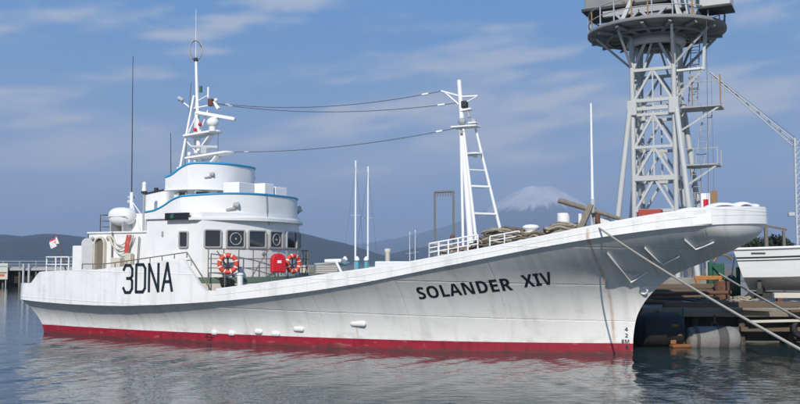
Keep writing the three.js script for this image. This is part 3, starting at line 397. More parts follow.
// ---- main mast with radar platforms
{
  const m = part(ship, 'main_mast', rod([-17.5, 6.5, 0], [-17.76, 11.3, 0], 0.10, 0.055, 14), M.whiteClean), W = M.whiteClean;
  for (const s of [1, -1]) part(m, 'mast_leg', rod([-18.15, 6.4, s * 0.5], [-17.8, 9.75, s * 0.06], 0.055, 0.045), W);
  for (const [a, b] of [[[-18.05, 7.9, 0.25], [-17.6, 9.1, 0]], [[-18.05, 7.9, 0.25], [-17.55, 7.3, 0]], [[-18.0, 7.9, -0.25], [-17.6, 9.1, 0]], [[-17.5, 8.2, 0], [-17.1, 9.1, 0]]]) part(m, 'mast_brace', rod(a, b, 0.03), W);
  const plat = (x0, x1, y0, y1, w) => { const s = new THREE.Shape(); s.moveTo(x0, -w); s.lineTo(x1 - 0.3, -w * 0.7); s.quadraticCurveTo(x1, 0, x1 - 0.3, w * 0.7); s.lineTo(x0, w); const g = new THREE.ExtrudeGeometry(s, { depth: 0.07, bevelEnabled: false, curveSegments: 6 }); g.rotateX(-Math.PI / 2); const p = g.attributes.position; for (let i = 0; i < p.count; i++) p.setY(i, p.getY(i) + lerp(y0, y1, (p.getX(i) - x0) / (x1 - x0))); g.computeVertexNormals(); return g; };
  part(m, 'mast_platform', plat(-18.0, -16.3, 8.02, 8.18, 0.45), W); part(m, 'mast_platform', plat(-17.8, -15.65, 7.08, 7.28, 0.55), W);
  part(m, 'platform_bracket', [bar([-17.5, 7.4, 0], [-16.9, 8.05, 0], 0.06, 0.3), bar([-17.0, 6.6, 0.25], [-16.4, 7.15, 0.25], 0.05, 0.2), bar([-16.75, 6.6, -0.2], [-16.7, 7.15, -0.2], 0.16)], W);
  const scan = part(m, 'radar_scanner', box(1.75, 0.15, 0.2, -16.7, 8.83, 0, 0.05, [0, 0.25, -0.2]), W); part(m, 'radar_gearbox', [box(0.3, 0.3, 0.3, -16.75, 8.62, 0, 0.06), rod([-16.75, 8.2, 0], [-16.75, 8.6, 0], 0.09)], W);
  part(m, 'radome', [ball(0.24, -16.65, 8.52, 0.25, 0.85), disc(0.14, 0.2, -16.65, 8.26, 0.25)], W);
  part(m, 'second_radar', [box(1.1, 0.12, 0.16, -17.05, 7.55, 0.25, 0.04, [0, 0.6, 0]), box(0.3, 0.26, 0.3, -17.0, 7.38, 0.25, 0.05)], M.galv);
  part(m, 'yard_arm', [rod([-18.55, 9.62, 0], [-17.95, 9.22, 0], 0.035), rod([-18.0, 9.22, 0], [-16.85, 9.3, 0], 0.035), rod([-17.7, 9.5, 0], [-17.1, 9.72, 0], 0.025), rod([-17.1, 9.6, 0], [-17.1, 10.05, 0], 0.04)], W);
  part(m, 'yard_lamp', [ball(0.1, -18.6, 9.7, 0), ball(0.09, -18.4, 9.62, 0.1)], M.galv);
  part(m, 'red_beacon', box(0.2, 0.3, 0.2, -16.95, 9.4, 0, 0.03), M.rust); part(m, 'horn', [rod([-16.8, 9.42, 0], [-16.55, 9.1, 0], 0.05, 0.09), ball(0.08, -16.7, 9.48, 0)], W);
  for (const [x, y] of [[-17.6, 8.3], [-17.35, 8.5]]) part(m, 'red_light', ball(0.08, x, y, 0.18), M.red);
  part(m, 'green_lamp', rod([-17.4, 9.85, 0.1], [-17.4, 10.1, 0.1], 0.06), M.green);
  // direction-finder loop: two crossed rings
  const t1 = new THREE.TorusGeometry(0.35, 0.022, 6, 36), t2 = t1.clone(); t1.scale(0.9, 1.15, 1); t2.scale(0.9, 1.15, 1); t1.rotateY(0.15); t2.rotateY(1.35); for (const t of [t1, t2]) t.translate(-17.78, 11.66, 0); part(m, 'direction_finder_loop', [t1, t2], M.galvWorn);
  part(m, 'loop_hub', disc(0.09, 0.14, -17.77, 11.26, 0), M.dark); part(m, 'mast_whip', rod([-17.77, 11.25, 0], [-17.8, 13.4, 0], 0.016, 0.008, 6), W);
  part(m, 'halyard', [rod([-18.2, 6.6, 0.1], [-17.95, 10.3, 0.05], 0.012), rod([-16.4, 7.2, 0.2], [-16.4, 8.1, 0.2], 0.012)], M.wire);
}
// ---- whip antennas and posts aft
for (const [x, z, y0, y1, r, w] of [[-20.0, 1.2, 4.1, 5.75, 0.07, 11.4], [-19.5, -0.6, 4.9, 5.6, 0.03, 8.4]]) { const p = part(ship, 'antenna_post', rod([x, y0, z], [x, y1, z], r), M.whiteClean); part(p, 'whip_antenna', rod([x, y1, z], [x - 0.08, w, z], 0.024, 0.012, 6), M.dark); if (z > 0) { part(p, 'post_stay', [rod([x, 5.4, z], [x + 0.75, 4.15, z + 0.3], 0.02), rod([x, 5.4, z], [x + 0.9, 4.15, z - 0.3], 0.02)], M.whiteClean); part(p, 'post_lamp', [ball(0.1, x - 0.12, 5.35, z), box(0.14, 0.1, 0.1, x - 0.1, 5.55, z)], M.galv); } }
part(ship, 'mushroom_vent', [rod([-20.8, 4.1, 0.4], [-20.8, 5.6, 0.4], 0.05), disc(0.14, 0.07, -20.8, 5.62, 0.4)], M.railDark);
{ const p = part(ship, 'light_post', rod([-18.95, 4.1, 1.6], [-18.95, 5.75, 1.6], 0.05), M.galvWorn); part(p, 'post_lantern', [rod([-18.95, 5.72, 1.6], [-18.95, 5.98, 1.6], 0.10, 0.08), ball(0.09, -18.95, 6.0, 1.6, 1.2)], M.whiteClean); part(p, 'lamp_collar', disc(0.12, 0.09, -18.95, 5.68, 1.6), M.dark); }
{ const p = part(ship, 'stub_mast', rod([-18.5, 5.0, -0.6], [-18.55, 7.35, -0.6], 0.045), M.whiteClean); part(p, 'stub_lamp', ball(0.08, -18.55, 7.42, -0.6, 1.4), M.whiteClean); }
// ---- fore mast: leaning pole with a ladder of forward legs
{
  const W = M.whiteClean, m = part(ship, 'fore_mast', rod([-5.47, 3.0, 0], [-5.93, 9.3, 0], 0.12, 0.075, 14), W);
  part(m, 'mast_back_leg', rod([-5.75, 3.0, 0.1], [-5.85, 7.5, 0.05], 0.05), W);
  const A = [V(-5.05, 3.3, 0.55), V(-5.72, 7.55, 0.12)], B = [V(-4.62, 4.0, 0.25), V(-5.35, 7.55, -0.1)];
  part(m, 'ladder_leg', rod(A[0], A[1], 0.06, 0.045), W); part(m, 'ladder_leg', rod([-4.5, 3.5, -0.55], B[1], 0.06, 0.045), W);
  for (const y of [3.75, 4.55, 5.5, 6.08]) { const q = (P, yy) => { const t = (yy - P[0].y) / (P[1].y - P[0].y); return P[0].clone().lerp(P[1], t); }; const b0 = V(-4.5, 3.5, -0.55); part(m, 'ladder_rung', rod(q(A, y), b0.clone().lerp(B[1], (y - 3.5) / 4.05), y === 4.55 || y === 5.5 ? 0.05 : 0.025), W); }
  part(m, 'lamp_shelf', [disc(0.26, 0.05, -5.35, 6.66, 0), rod([-5.6, 6.62, 0], [-5.35, 6.62, 0], 0.05), disc(0.08, 0.1, -5.33, 6.58, 0)], W);
  part(m, 'cross_tree', [rod([-6.62, 8.97, 0], [-5.88, 8.72, 0], 0.035), rod([-6.5, 8.93, 0], [-5.9, 8.4, 0], 0.03), rod([-5.88, 8.7, 0], [-5.22, 8.68, 0], 0.035), rod([-5.25, 8.66, 0], [-5.85, 8.42, 0], 0.025)], W);
  part(m, 'mast_floodlight', box(0.2, 0.24, 0.24, -5.72, 8.42, 0, 0.04), M.dark); part(m, 'hanging_lamp', rod([-5.6, 8.16, 0], [-5.55, 7.95, 0], 0.06), M.galvWorn);
  part(m, 'lamp_arm', box(0.42, 0.07, 0.2, -5.66, 8.22, 0, 0.02, [0, 0, 0.1]), W);
  part(m, 'masthead_platform', [box(0.95, 0.06, 0.5, -5.68, 7.62, 0, 0.02), box(0.3, 0.06, 0.3, -5.35, 7.72, 0.1, 0.02)], W); part(m, 'masthead_lamps', [ball(0.14, -5.78, 7.8, 0.1), ball(0.11, -5.4, 7.8, 0), box(0.16, 0.12, 0.12, -5.75, 7.42, 0.12, 0.03)], M.galvWorn);
}
for (const [a, b, d] of [[[-16.7, 9.35, 0], [-6.62, 8.97, 0], 0.35], [[-16.6, 9.3, 0], [-5.95, 8.5, 0], 0.32], [[-15.7, 7.3, 0], [-6.1, 7.6, 0], 0.22]]) { const w = part(ship, 'aerial_wire', pipe(sagging(a, b, d, 20), 0.014, 60, 5), M.wire); const p = sagging(a, b, d, 20); part(w, 'insulator', [rod(p[19], p[18].clone().lerp(p[19], 0.5), 0.04)], M.whiteClean); part(w, 'insulator', [rod(p[1], p[1].clone().lerp(p[2], 0.45), 0.035)], M.galv); }
// ---- line-hauling frame with rollers
{ const f = part(ship, 'roller_frame', [rod([-6.84, 2.8, 0.1], [-6.84, 5.36, 0.1], 0.035), rod([-6.12, 2.9, 0.1], [-6.12, 5.36, 0.1], 0.035), rod([-6.84, 5.36, 0.1], [-6.12, 5.36, 0.1], 0.035)], M.railDark); for (let k = 0; k < 6; k++) part(f, 'guide_pin', rod([-6.72 + k * 0.1, 5.2, 0.1], [-6.72 + k * 0.1, 5.38, 0.1], 0.018), M.railDark); part(f, 'red_block', ball(0.09, -6.14, 3.75, 0.15, 1.3), M.rust); }
// ---- foredeck fittings
for (const [x, y, z, r, h] of [[-2.75, 3.45, 1.7, 0.26, 0.62], [-1.72, 3.6, 1.6, 0.2, 0.82]]) { const b = part(ship, 'mooring_drum', lathe(h > 0.7 ? [[0, 0], [r, 0], [r * 0.98, h * 0.97], [r * 0.9, h], [0, h + 0.01]] : [[0, 0], [r, 0], [r, 0.06], [r * 0.75, 0.1], [r * 0.72, h * 0.75], [r, h * 0.8], [r * 1.02, h * 0.92], [r * 0.7, h], [0, h + 0.02]], x, y, z, 18), M.whiteClean); }
{
  const d = part(ship, 'anchor_davit', rod([-1.75, 4.80, 1.95], [0.32, 4.13, 2.1], 0.085, 0.055, 10), M.wood);
  part(d, 'davit_strut', bar([-0.98, 3.72, 2.62], [-0.70, 4.62, 2.12], 0.17, 0.1), M.wood); part(d, 'davit_clamp', [box(0.28, 0.22, 0.3, -0.74, 4.47, 2.0, 0.04), rod([-0.6, 3.6, 1.7], [-0.7, 4.45, 1.95], 0.06)], M.galvWorn);
  part(ship, 'davit_post', [box(0.5, 0.5, 0.12, -0.42, 3.98, 1.9, 0.03), box(0.1, 0.75, 0.3, -1.1, 4.0, 1.8, 0.02), box(0.8, 0.3, 0.2, -0.7, 3.85, 1.75, 0.03)], M.white);
  part(ship, 'bow_light_pole', rod([-1.22, 3.6, 0], [-1.23, 8.1, 0], 0.06, 0.03), M.whiteClean); part(ship, 'pole_base', rod([-1.22, 3.6, 0], [-1.22, 4.95, 0], 0.11, 0.08), M.galv);
  part(ship, 'davit_block', [disc(0.08, 0.24, -0.5, 4.22, 2.15, 10), ball(0.07, -0.48, 4.08, 2.15)], M.rust);
}
// rolled fairleads round the bow, white painted
for (const [x, z, l, a, h] of [[2.25, 1.75, 1.0, 0.42, 0.26], [2.95, 1.2, 1.0, 0.6, 0.36], [3.42, 0.62, 0.7, 0.95, 0.34], [3.66, 0, 0.6, 1.57, 0.26], [3.4, -0.75, 0.7, -0.95, 0.32], [2.9, -1.3, 1.0, -0.62, 0.34]]) {
  const y = deckY(x) + 0.10, p = []; for (let k = 0; k <= 12; k++) { const t = k / 12 * Math.PI; p.push(V(-Math.cos(t) * l / 2, Math.sin(t) * h * 1.0 + 0.0, 0)); }
  const g = pipe(p, 0.10, 30, 12); g.scale(1.15, 0.68, 2.0); g.rotateY(a); g.translate(x, y, z); const f = part(ship, 'fairlead', g, M.whiteClean);
}

// ---- loose gear aboard: things of their own
function aboard(name, label, category, x, y, z, ry = 0, group) { const p = shipPoint(x, y, z); return thing(name, label, category, [p.x, p.y, p.z], ry - YAW, group); }
function lifebuoy(x, y, z, ry, label) {
  const g = aboard('lifebuoy', label, 'lifebuoy', x, y, z, ry, 'lifebuoys on the bridge railing');
  part(g, 'ring', new THREE.TorusGeometry(0.3, 0.085, 14, 40), M.orange);
  for (let k = 0; k < 8; k++) { const t = new THREE.TorusGeometry(0.3, 0.088, 14, 6, 0.13); t.rotateZ(k * Math.PI / 4 + 0.3); part(g, 'white_band', t, M.whiteClean); }
  part(g, 'grab_line', new THREE.TorusGeometry(0.375, 0.013, 6, 40), M.rope);
  part(g, 'bracket', [rod([0, -0.3, -0.06], [0, 0.3, -0.06], 0.025), rod([-0.2, -0.22, -0.06], [0.2, 0.05, -0.06], 0.02), rod([0.2, -0.22, -0.06], [-0.2, 0.05, -0.06], 0.02)], M.dark);
}
const rf = z => -14.45 + 1.55 * (1 - Math.pow(Math.abs(z / 3.1), 2.2));
lifebuoy(rf(2.6) + 0.08, 2.84, 2.7, 0.65, 'orange and white lifebuoy hung alone on the bridge railing, nearest the 3DNA plate');
lifebuoy(rf(0.12) + 0.12, 2.84, 0.12, 1.3, 'orange and white lifebuoy on the railing close beside the red cover');
{ const g = aboard('life_raft_cover', 'bright red domed cover hanging on the bridge railing between two lifebuoys', 'cover', rf(0.98) + 0.12, 2.86, 0.98, 1.0); const s = new THREE.Shape(); s.moveTo(-0.23, -0.3); s.lineTo(0.23, -0.3); s.lineTo(0.23, 0.08); s.quadraticCurveTo(0.22, 0.3, 0, 0.31); s.quadraticCurveTo(-0.22, 0.3, -0.23, 0.08); s.lineTo(-0.23, -0.3); const e = new THREE.ExtrudeGeometry(s, { depth: 0.16, bevelEnabled: true, bevelSize: 0.05, bevelThickness: 0.05, bevelSegments: 3, curveSegments: 8 }); e.translate(0, 0, -0.05); part(g, 'cover', e, M.red); part(g, 'white_patch', box(0.16, 0.1, 0.01, 0, 0.05, 0.168), M.whiteClean); for (const x of [-0.15, 0.15]) part(g, 'cover_leg', rod([x, -0.5, 0], [x, -0.3, 0], 0.02), M.galvWorn); }
{ const g = aboard('life_raft_canister', 'white ribbed life raft canister in a cradle on the after house roof', 'life raft', -20.1, 4.74, 1.6, 0.12); const s = new THREE.SphereGeometry(1, 28, 18); { const p = s.attributes.position; for (let i = 0; i < p.count; i++) { const f = v => Math.sign(v) * Math.pow(Math.abs(v), 0.8); p.setXYZ(i, f(p.getX(i)) * 0.58, f(p.getY(i)) * 0.37, f(p.getZ(i)) * 0.4); } s.computeVertexNormals(); } part(g, 'canister', s, M.white); for (const x of [-0.28, 0.28]) part(g, 'strap', box(0.05, 0.03, 0.3, x, 0.33, 0), M.frame); part(g, 'canister_seam', box(1.0, 0.02, 0.03, 0, -0.02, 0.385), M.frame); part(g, 'cradle', [box(0.08, 0.4, 0.7, -0.3, -0.42, 0), box(0.08, 0.4, 0.7, 0.3, -0.42, 0)], M.galvWorn); }
{ const g = aboard('ensign_flag', 'small red and white flag on a raked staff at the stern', 'flag', -23.55, 2.3, 1.2, 0); part(g, 'staff', rod([0, 0, 0], [-0.6, 1.75, 0], 0.03, 0.02), M.woodBrown); const f = grid(12, 8, (u, v) => [-0.6 - 0.42 * u + 0.1 * (1 - v) , 1.72 - 0.34 * (1 - v) - 0.22 * u * u, 0.1 * Math.sin(u * 7 + v)], q => [q[0], q[1]]); const ft = tex(64, 64, (u, v) => { const n = Math.hypot((u - 0.5), (v - 0.5)); return n < 0.24 || v > 0.8 ? [0.55, 0.05, 0.06] : [0.72, 0.72, 0.70]; }); f.attributes.uv.array.set(Array.from({ length: f.attributes.uv.count }, (_, i) => [(i % 13) / 12, Math.floor(i / 13) / 8]).flat()); part(g, 'flag_cloth', f, std(0xffffff, 0.9, { map: ft })); }
{ const g = aboard('red_cloth', 'faded red cloth hung over a rail by the life raft', 'cloth', -19.2, 3.62, 1.98, 0); part(g, 'cloth', grid(6, 10, (u, v) => [-0.12 + 0.24 * u * (1 - 0.3 * v) - 0.1 * v, 0.35 - 0.72 * v, 0.16 + 0.03 * Math.sin(u * 9 + v * 3)]), std(rgb(0.55, 0.09, 0.07), 0.9, { map: grainTex })); }
// heaps of line and net: coils laid over one another
function coils(name, label, category, x, y, z, w, h, d, n, r, seed, mats) { const q = rng(seed), g = aboard(name, label, category, x, y, z), groups = mats.map(() => []); for (let k = 0; k < n; k++) { const a = q() * 6.28, rr = Math.sqrt(q()), cx = Math.cos(a) * rr * w * 0.36, cz = Math.sin(a) * rr * d * 0.36, top = h * (1 - 0.75 * rr * rr), cy = top * (0.25 + 0.7 * q()), R = 0.18 + 0.2 * q(), p = []; for (let i = 0; i <= 10; i++) { const t = i / 10 * 6.28 * (0.8 + 0.3 * q()); p.push([cx + Math.cos(t) * R * (0.8 + 0.5 * q()) * 1.3, Math.max(0.02, cy + (q() - 0.5) * 0.12 - 0.08 * Math.abs(Math.cos(t))), cz + Math.sin(t) * R]); } groups[k % mats.length].push(pipe(p, r * (0.7 + 0.7 * q()), 22, 5)); } mats.forEach((m, i) => part(g, i ? 'line_coil' : 'rope_bundle', groups[i], m)); part(g, 'heap_core', (() => { const s = new THREE.SphereGeometry(1, 20, 10, 0, 6.2832, 0, Math.PI / 2); s.scale(w * 0.44, h * 0.78, d * 0.42); return s; })(), M.net); return g; }
coils('net_heap', 'brown grey heap of fishing line and net piled behind the fore mast', 'net', -3.9, 3.36, 0.9, 2.1, 0.78, 1.4, 110, 0.035, 21, [M.net, M.rope, M.ropeDark]);
coils('rope_coil', 'tan rope coils wound round the low mooring drum', 'rope', -2.75, 3.55, 1.7, 0.9, 0.45, 0.8, 26, 0.035, 22, [M.rope, M.net]);
coils('rope_coil', 'dark rope coils round the tall white drum by the davit', 'rope', -1.72, 3.72, 1.6, 0.9, 0.5, 0.8, 26, 0.035, 23, [M.ropeDark, M.rope]);
coils('line_basket', 'tan and orange line bundles behind the white foredeck rail', 'line', -5.5, 3.1, 0.8, 1.8, 0.42, 1.2, 46, 0.035, 24, [M.cream, std(rgb(0.45, 0.2, 0.1), 0.9), M.rope]);
{ const g = aboard('deck_rope', 'slack tan rope stretched from the mooring drum to the davit', 'rope', 0, 0, 0); part(g, 'rope', pipe([[-2.6, 3.78, 1.8], [-2.2, 3.84, 1.8], [-1.75, 3.98, 1.75], [-1.2, 4.0, 1.9]], 0.035), M.rope); }
{ const g = aboard('deck_gear', 'grey box-shaped line hauler with trays on the deck forward of the bridge', 'deck gear', -12.75, 2.38, -2.0); g.scale.setScalar(0.78); part(g, 'hauler_body', box(1.3, 0.5, 1.0, 0.5, 0.3, 0, 0.05), M.galvWorn); part(g, 'hauler_lid', box(1.45, 0.07, 1.1, 0.5, 0.6, 0, 0.02, [0, 0, 0.05]), M.galv); part(g, 'line_tray', box(0.9, 0.16, 0.7, 0.75, 0.74, 0.1, 0.03, [0, 0.2, 0.03]), M.white); for (let k = 0; k < 5; k++) part(g, 'tray_slat', box(1.32, 0.03, 0.03, 0.5, 0.12 + k * 0.1, 0.515), M.cream); part(g, 'white_tube', rod([1.15, 0.62, 0.6], [1.55, 0.15, 0.8], 0.07), M.whiteClean); part(g, 'side_basket', box(0.5, 0.4, 0.6, -0.8, 0.3, 0.3, 0.03), M.cream); }
{ const g = aboard('oil_can', 'small yellow can standing on the bridge deck behind the railing', 'can', -13.75, 2.36, 1.3); part(g, 'can', lathe([[0, 0], [0.09, 0], [0.1, 0.04], [0.1, 0.22], [0.05, 0.3], [0.03, 0.36], [0, 0.36]]), std(rgb(0.6, 0.42, 0.12), 0.6)); part(g, 'cap', disc(0.035, 0.05, 0, 0.38, 0), M.red); }
{ const g = aboard('coiled_hose', 'dark coil of hose on the side deck below the call sign plate', 'hose', -13.75, 1.75, 2.9); const t = []; for (let k = 0; k < 4; k++) { const c = new THREE.TorusGeometry(0.2 + 0.02 * k, 0.04, 6, 24); c.rotateX(1.2); c.translate(0, 0.28 + k * 0.07, 0); t.push(c); } part(g, 'hose', t, M.dark); }
// ---------------------------------------------------------------- quay, crane, laid-up boat, marina and pier
const unitBox = new THREE.BoxGeometry(1, 1, 1), unitRod = new THREE.CylinderGeometry(0.5, 0.5, 1, 8);
function beam(parent, name, a, b, w, mat, round = false, d = w) { a = V3(a); b = V3(b); const m = new THREE.Mesh(round ? unitRod : unitBox, mat); m.name = name; m.scale.set(w, a.distanceTo(b), d); m.quaternion.setFromUnitVectors(V(0, 1, 0), b.clone().sub(a).normalize()); m.position.copy(a).add(b).multiplyScalar(0.5); parent.add(m); return m; }
const flatUV = s => q => [q[0] / s, q[2] / s];
// the working quay: concrete apron with a dark hollow front, and the basin corner that runs on towards the viewer
{
  const apron = [[8.5, -31.7], [46, -31.7], [46, -64], [-12, -58], [-3.5, -43.5], [4.2, -36.6]];
  structure('quay', prism(apron, 0.98, 1.30), M.concrete);
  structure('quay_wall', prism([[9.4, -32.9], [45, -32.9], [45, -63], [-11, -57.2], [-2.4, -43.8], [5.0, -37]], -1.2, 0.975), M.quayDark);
  structure('quay_near', prism([[15.6, -31.65], [6.3, -12.3], [3.6, 1], [30, 1], [30, -31.65]], -1.2, 0.88), M.concrete);
  structure('far_shore', prism([[-60, -150], [80, -150], [200, -400], [-200, -400]], -1, 1.4), M.quayDark);
}
// timber facing of the quay
for (let k = 0; k < 7; k++) { const x = 9.0 + k * 1.55 + 0.2 * Math.sin(k * 5); single('wharf_pile', rod([x, -1, -31.95], [x + 0.04, 0.96, -31.98], 0.16, 0.15, 10), M.woodDark, 'dark wet timber pile standing under the quay edge', 'pile', 'timber piles under the quay edge'); }
single('waling_beam', box(7.4, 0.22, 0.24, 12.7, 1.11, -31.58, 0.02), M.wood, 'long pale weathered timber bolted along the quay edge below the laid-up boat', 'timber');
single('waling_beam', box(5.6, 0.16, 0.2, 13.2, 0.56, -31.62, 0.02), M.woodBrown, 'brown lower timber running under the quay edge just above water', 'timber');
single('kerb_timber', box(6.2, 0.2, 0.26, 12.4, 1.40, -31.95, 0.02, [0, 0.01, 0.005]), M.woodBrown, 'brown kerb timber lying on the quay edge', 'timber');
for (const [x, y, z, l, a, m, label] of [[13.0, 0.86, -31.35, 1.9, 0.02, M.cream, 'pale rounded board wedged under the quay edge right of the grey fender'], [12.0, 1.27, -31.3, 1.6, -0.05, M.wood, 'short grey plank hanging along the quay edge above the grey fender'], [14.1, 1.22, -31.3, 1.3, 0.03, M.rust, 'rust brown plank at the quay edge under the boat cradle']]) single('loose_plank', box(l, 0.09, 0.3, x, y, z, 0.03, [0, 0.03, a]), m, label, 'plank');
single('tarpaulin_scrap', grid(14, 6, (u, v) => [12.4 + u * 0.8, 1.535 + 0.03 * fbm(u * 6, v * 4, 3), -31.85 - v * 0.2]), std(rgb(0.06, 0.16, 0.19), 0.7), 'small teal scrap of tarpaulin on the kerb timber', 'tarpaulin');
// floating fenders
{
  const f = thing('foam_fender', 'big mottled grey cylindrical fender floating against the quay', 'fender', [10.72, 0.26, -31.15], 0.04);
  const body = lathe([[0, -0.92], [0.30, -0.90], [0.40, -0.80], [0.435, -0.6], [0.44, 0], [0.435, 0.6], [0.40, 0.80], [0.30, 0.90], [0, 0.92]], 0, 0, 0, 28); body.rotateZ(Math.PI / 2); part(f, 'fender_body', body, M.foam);
  for (const [x, w] of [[-0.62, 0.12], [0.26, 0.34]]) { const t = new THREE.CylinderGeometry(0.448, 0.448, w, 28, 1, true); t.rotateZ(Math.PI / 2); t.translate(x, 0, 0); part(f, 'rubber_band', t, std(rgb(0.10, 0.10, 0.10), 0.8, { map: concreteTex })); }
  part(f, 'shackle', (() => { const t = new THREE.TorusGeometry(0.12, 0.025, 6, 16, Math.PI); t.translate(0.1, 0.44, 0); return t; })(), M.rust); part(f, 'hanging_chain', pipe([[0.1, 0.55, 0], [0.2, 0.75, -0.25], [0.3, 0.95, -0.5]], 0.025), M.rust);
}
{
  const f = thing('rubber_fender', 'black rubber roller fender hanging at the quay corner behind the bow', 'fender', [9.0, 0.55, -31.35], 0);
  const body = lathe([[0, -0.72], [0.5, -0.72], [0.58, -0.62], [0.6, 0], [0.58, 0.62], [0.5, 0.72], [0, 0.72]], 0, 0, 0, 28); body.rotateZ(Math.PI / 2); part(f, 'fender_body', body, M.rubber);
  for (const [x, y, s] of [[0.35, 0.15, 1], [0.5, -0.1, 0.7], [0.3, -0.36, 0.9]]) part(f, 'rust_plate', box(0.22 * s, 0.16 * s, 0.05, x, y, 0.575 - Math.abs(y) * 0.25, 0.02), std(rgb(0.30, 0.13, 0.04), 0.85, { map: wornTex }));
  part(f, 'hanging_rope', rod([0.72, -0.5, 0.3], [0.74, 0.75, 0.2], 0.03), M.green);
}
single('wooden_float', box(0.7, 0.12, 0.3, 9.55, 0.05, -30.9, 0.05, [0, 0.2, 0]), std(rgb(0.34, 0.14, 0.05), 0.8, { map: woodTex }), 'orange stained float lying on the water beside the black fender', 'float');
{ const t = thing('tyre', 'old black tyre hung on the quay wall under the boat', 'tyre', [13.9, 0.62, -31.4], 0.1); part(t, 'tyre_ring', new THREE.TorusGeometry(0.27, 0.11, 12, 28), M.rubber); part(t, 'tyre_rope', rod([0, 0.3, 0], [0.02, 0.7, -0.1], 0.02), M.rope); }
// clutter on the apron behind the bow
{
  const r = rng(31), s = thing('timber_stack', 'stack of brown sawn timbers lying on the quay behind the bow', 'timber stack', [10.6, 1.3, -34.6], 0.1);
  for (let row = 0; row < 4; row++) for (let c = 0; c < 3 - (row > 2 ? 1 : 0); c++) part(s, 'timber', box(3.2 + 0.5 * r(), 0.17, 0.22, (r() - 0.5) * 0.4, 0.1 + row * 0.19, -0.3 + c * 0.27, 0.015, [0, (r() - 0.5) * 0.04, 0]), [M.woodBrown, M.wood, M.woodDark, M.woodBrown][Math.floor(r() * 4)]);
}
single('rusty_pipe', rod([9.2, 1.72, -33.4], [12.2, 1.78, -33.3], 0.07, 0.07, 12), M.rust, 'long rusty pipe laid in front of the timber stack', 'pipe');
single('concrete_block', box(2.6, 0.95, 1.2, 11.3, 1.78, -37.2, 0.03), M.concrete, 'low tan concrete block on the quay under the overhanging bow', 'block');
{ const t = thing('orange_barrier', 'orange painted steel barrier on the quay beside the green winch', 'barrier', [12.15, 1.3, -35.6], 0.05); part(t, 'barrier_rail', box(1.1, 0.16, 0.1, 0, 0.98, 0, 0.02), std(rgb(0.48, 0.20, 0.05), 0.7, { map: wornTex })); for (const x of [-0.45, 0.45]) part(t, 'barrier_post', box(0.08, 0.95, 0.08, x, 0.47, 0), std(rgb(0.5, 0.2, 0.06), 0.7, { map: wornTex })); part(t, 'barrier_brace', bar([-0.4, 0.1, 0], [0.4, 0.85, 0], 0.06), M.rust); }
{
  const w = thing('winch', 'dark green slipway winch with drum and frame standing beside the laid-up boat', 'winch', [13.0, 1.3, -36.6], 0.2);
  part(w, 'bed_frame', [box(1.5, 0.16, 0.9, 0, 0.1, 0, 0.02), box(0.12, 1.5, 0.12, -0.65, 0.85, 0.3), box(0.12, 1.3, 0.12, 0.6, 0.75, 0.3)], M.green);
  const d = new THREE.CylinderGeometry(0.32, 0.32, 0.8, 20); d.rotateZ(Math.PI / 2); d.translate(0, 0.62, 0.1); part(w, 'drum', d, M.ropeDark);
  for (const x of [-0.42, 0.42]) { const f = new THREE.CylinderGeometry(0.46, 0.46, 0.06, 22); f.rotateZ(Math.PI / 2); f.translate(x, 0.62, 0.1); part(w, 'flange', f, M.green); }
  part(w, 'gear_case', box(0.5, 0.7, 0.5, -0.2, 1.2, 0, 0.06), M.green); part(w, 'brace', bar([-0.65, 1.6, 0.3], [0.6, 0.3, 0.3], 0.1), M.green); part(w, 'yellow_guard', pipe([[-0.5, 1.6, 0.35], [-0.3, 1.85, 0.35], [0.1, 1.85, 0.35], [0.3, 1.7, 0.35]], 0.04), M.yellow); part(w, 'lever', rod([0.3, 1.0, 0.3], [0.45, 1.8, 0.3], 0.03), M.galv);
}
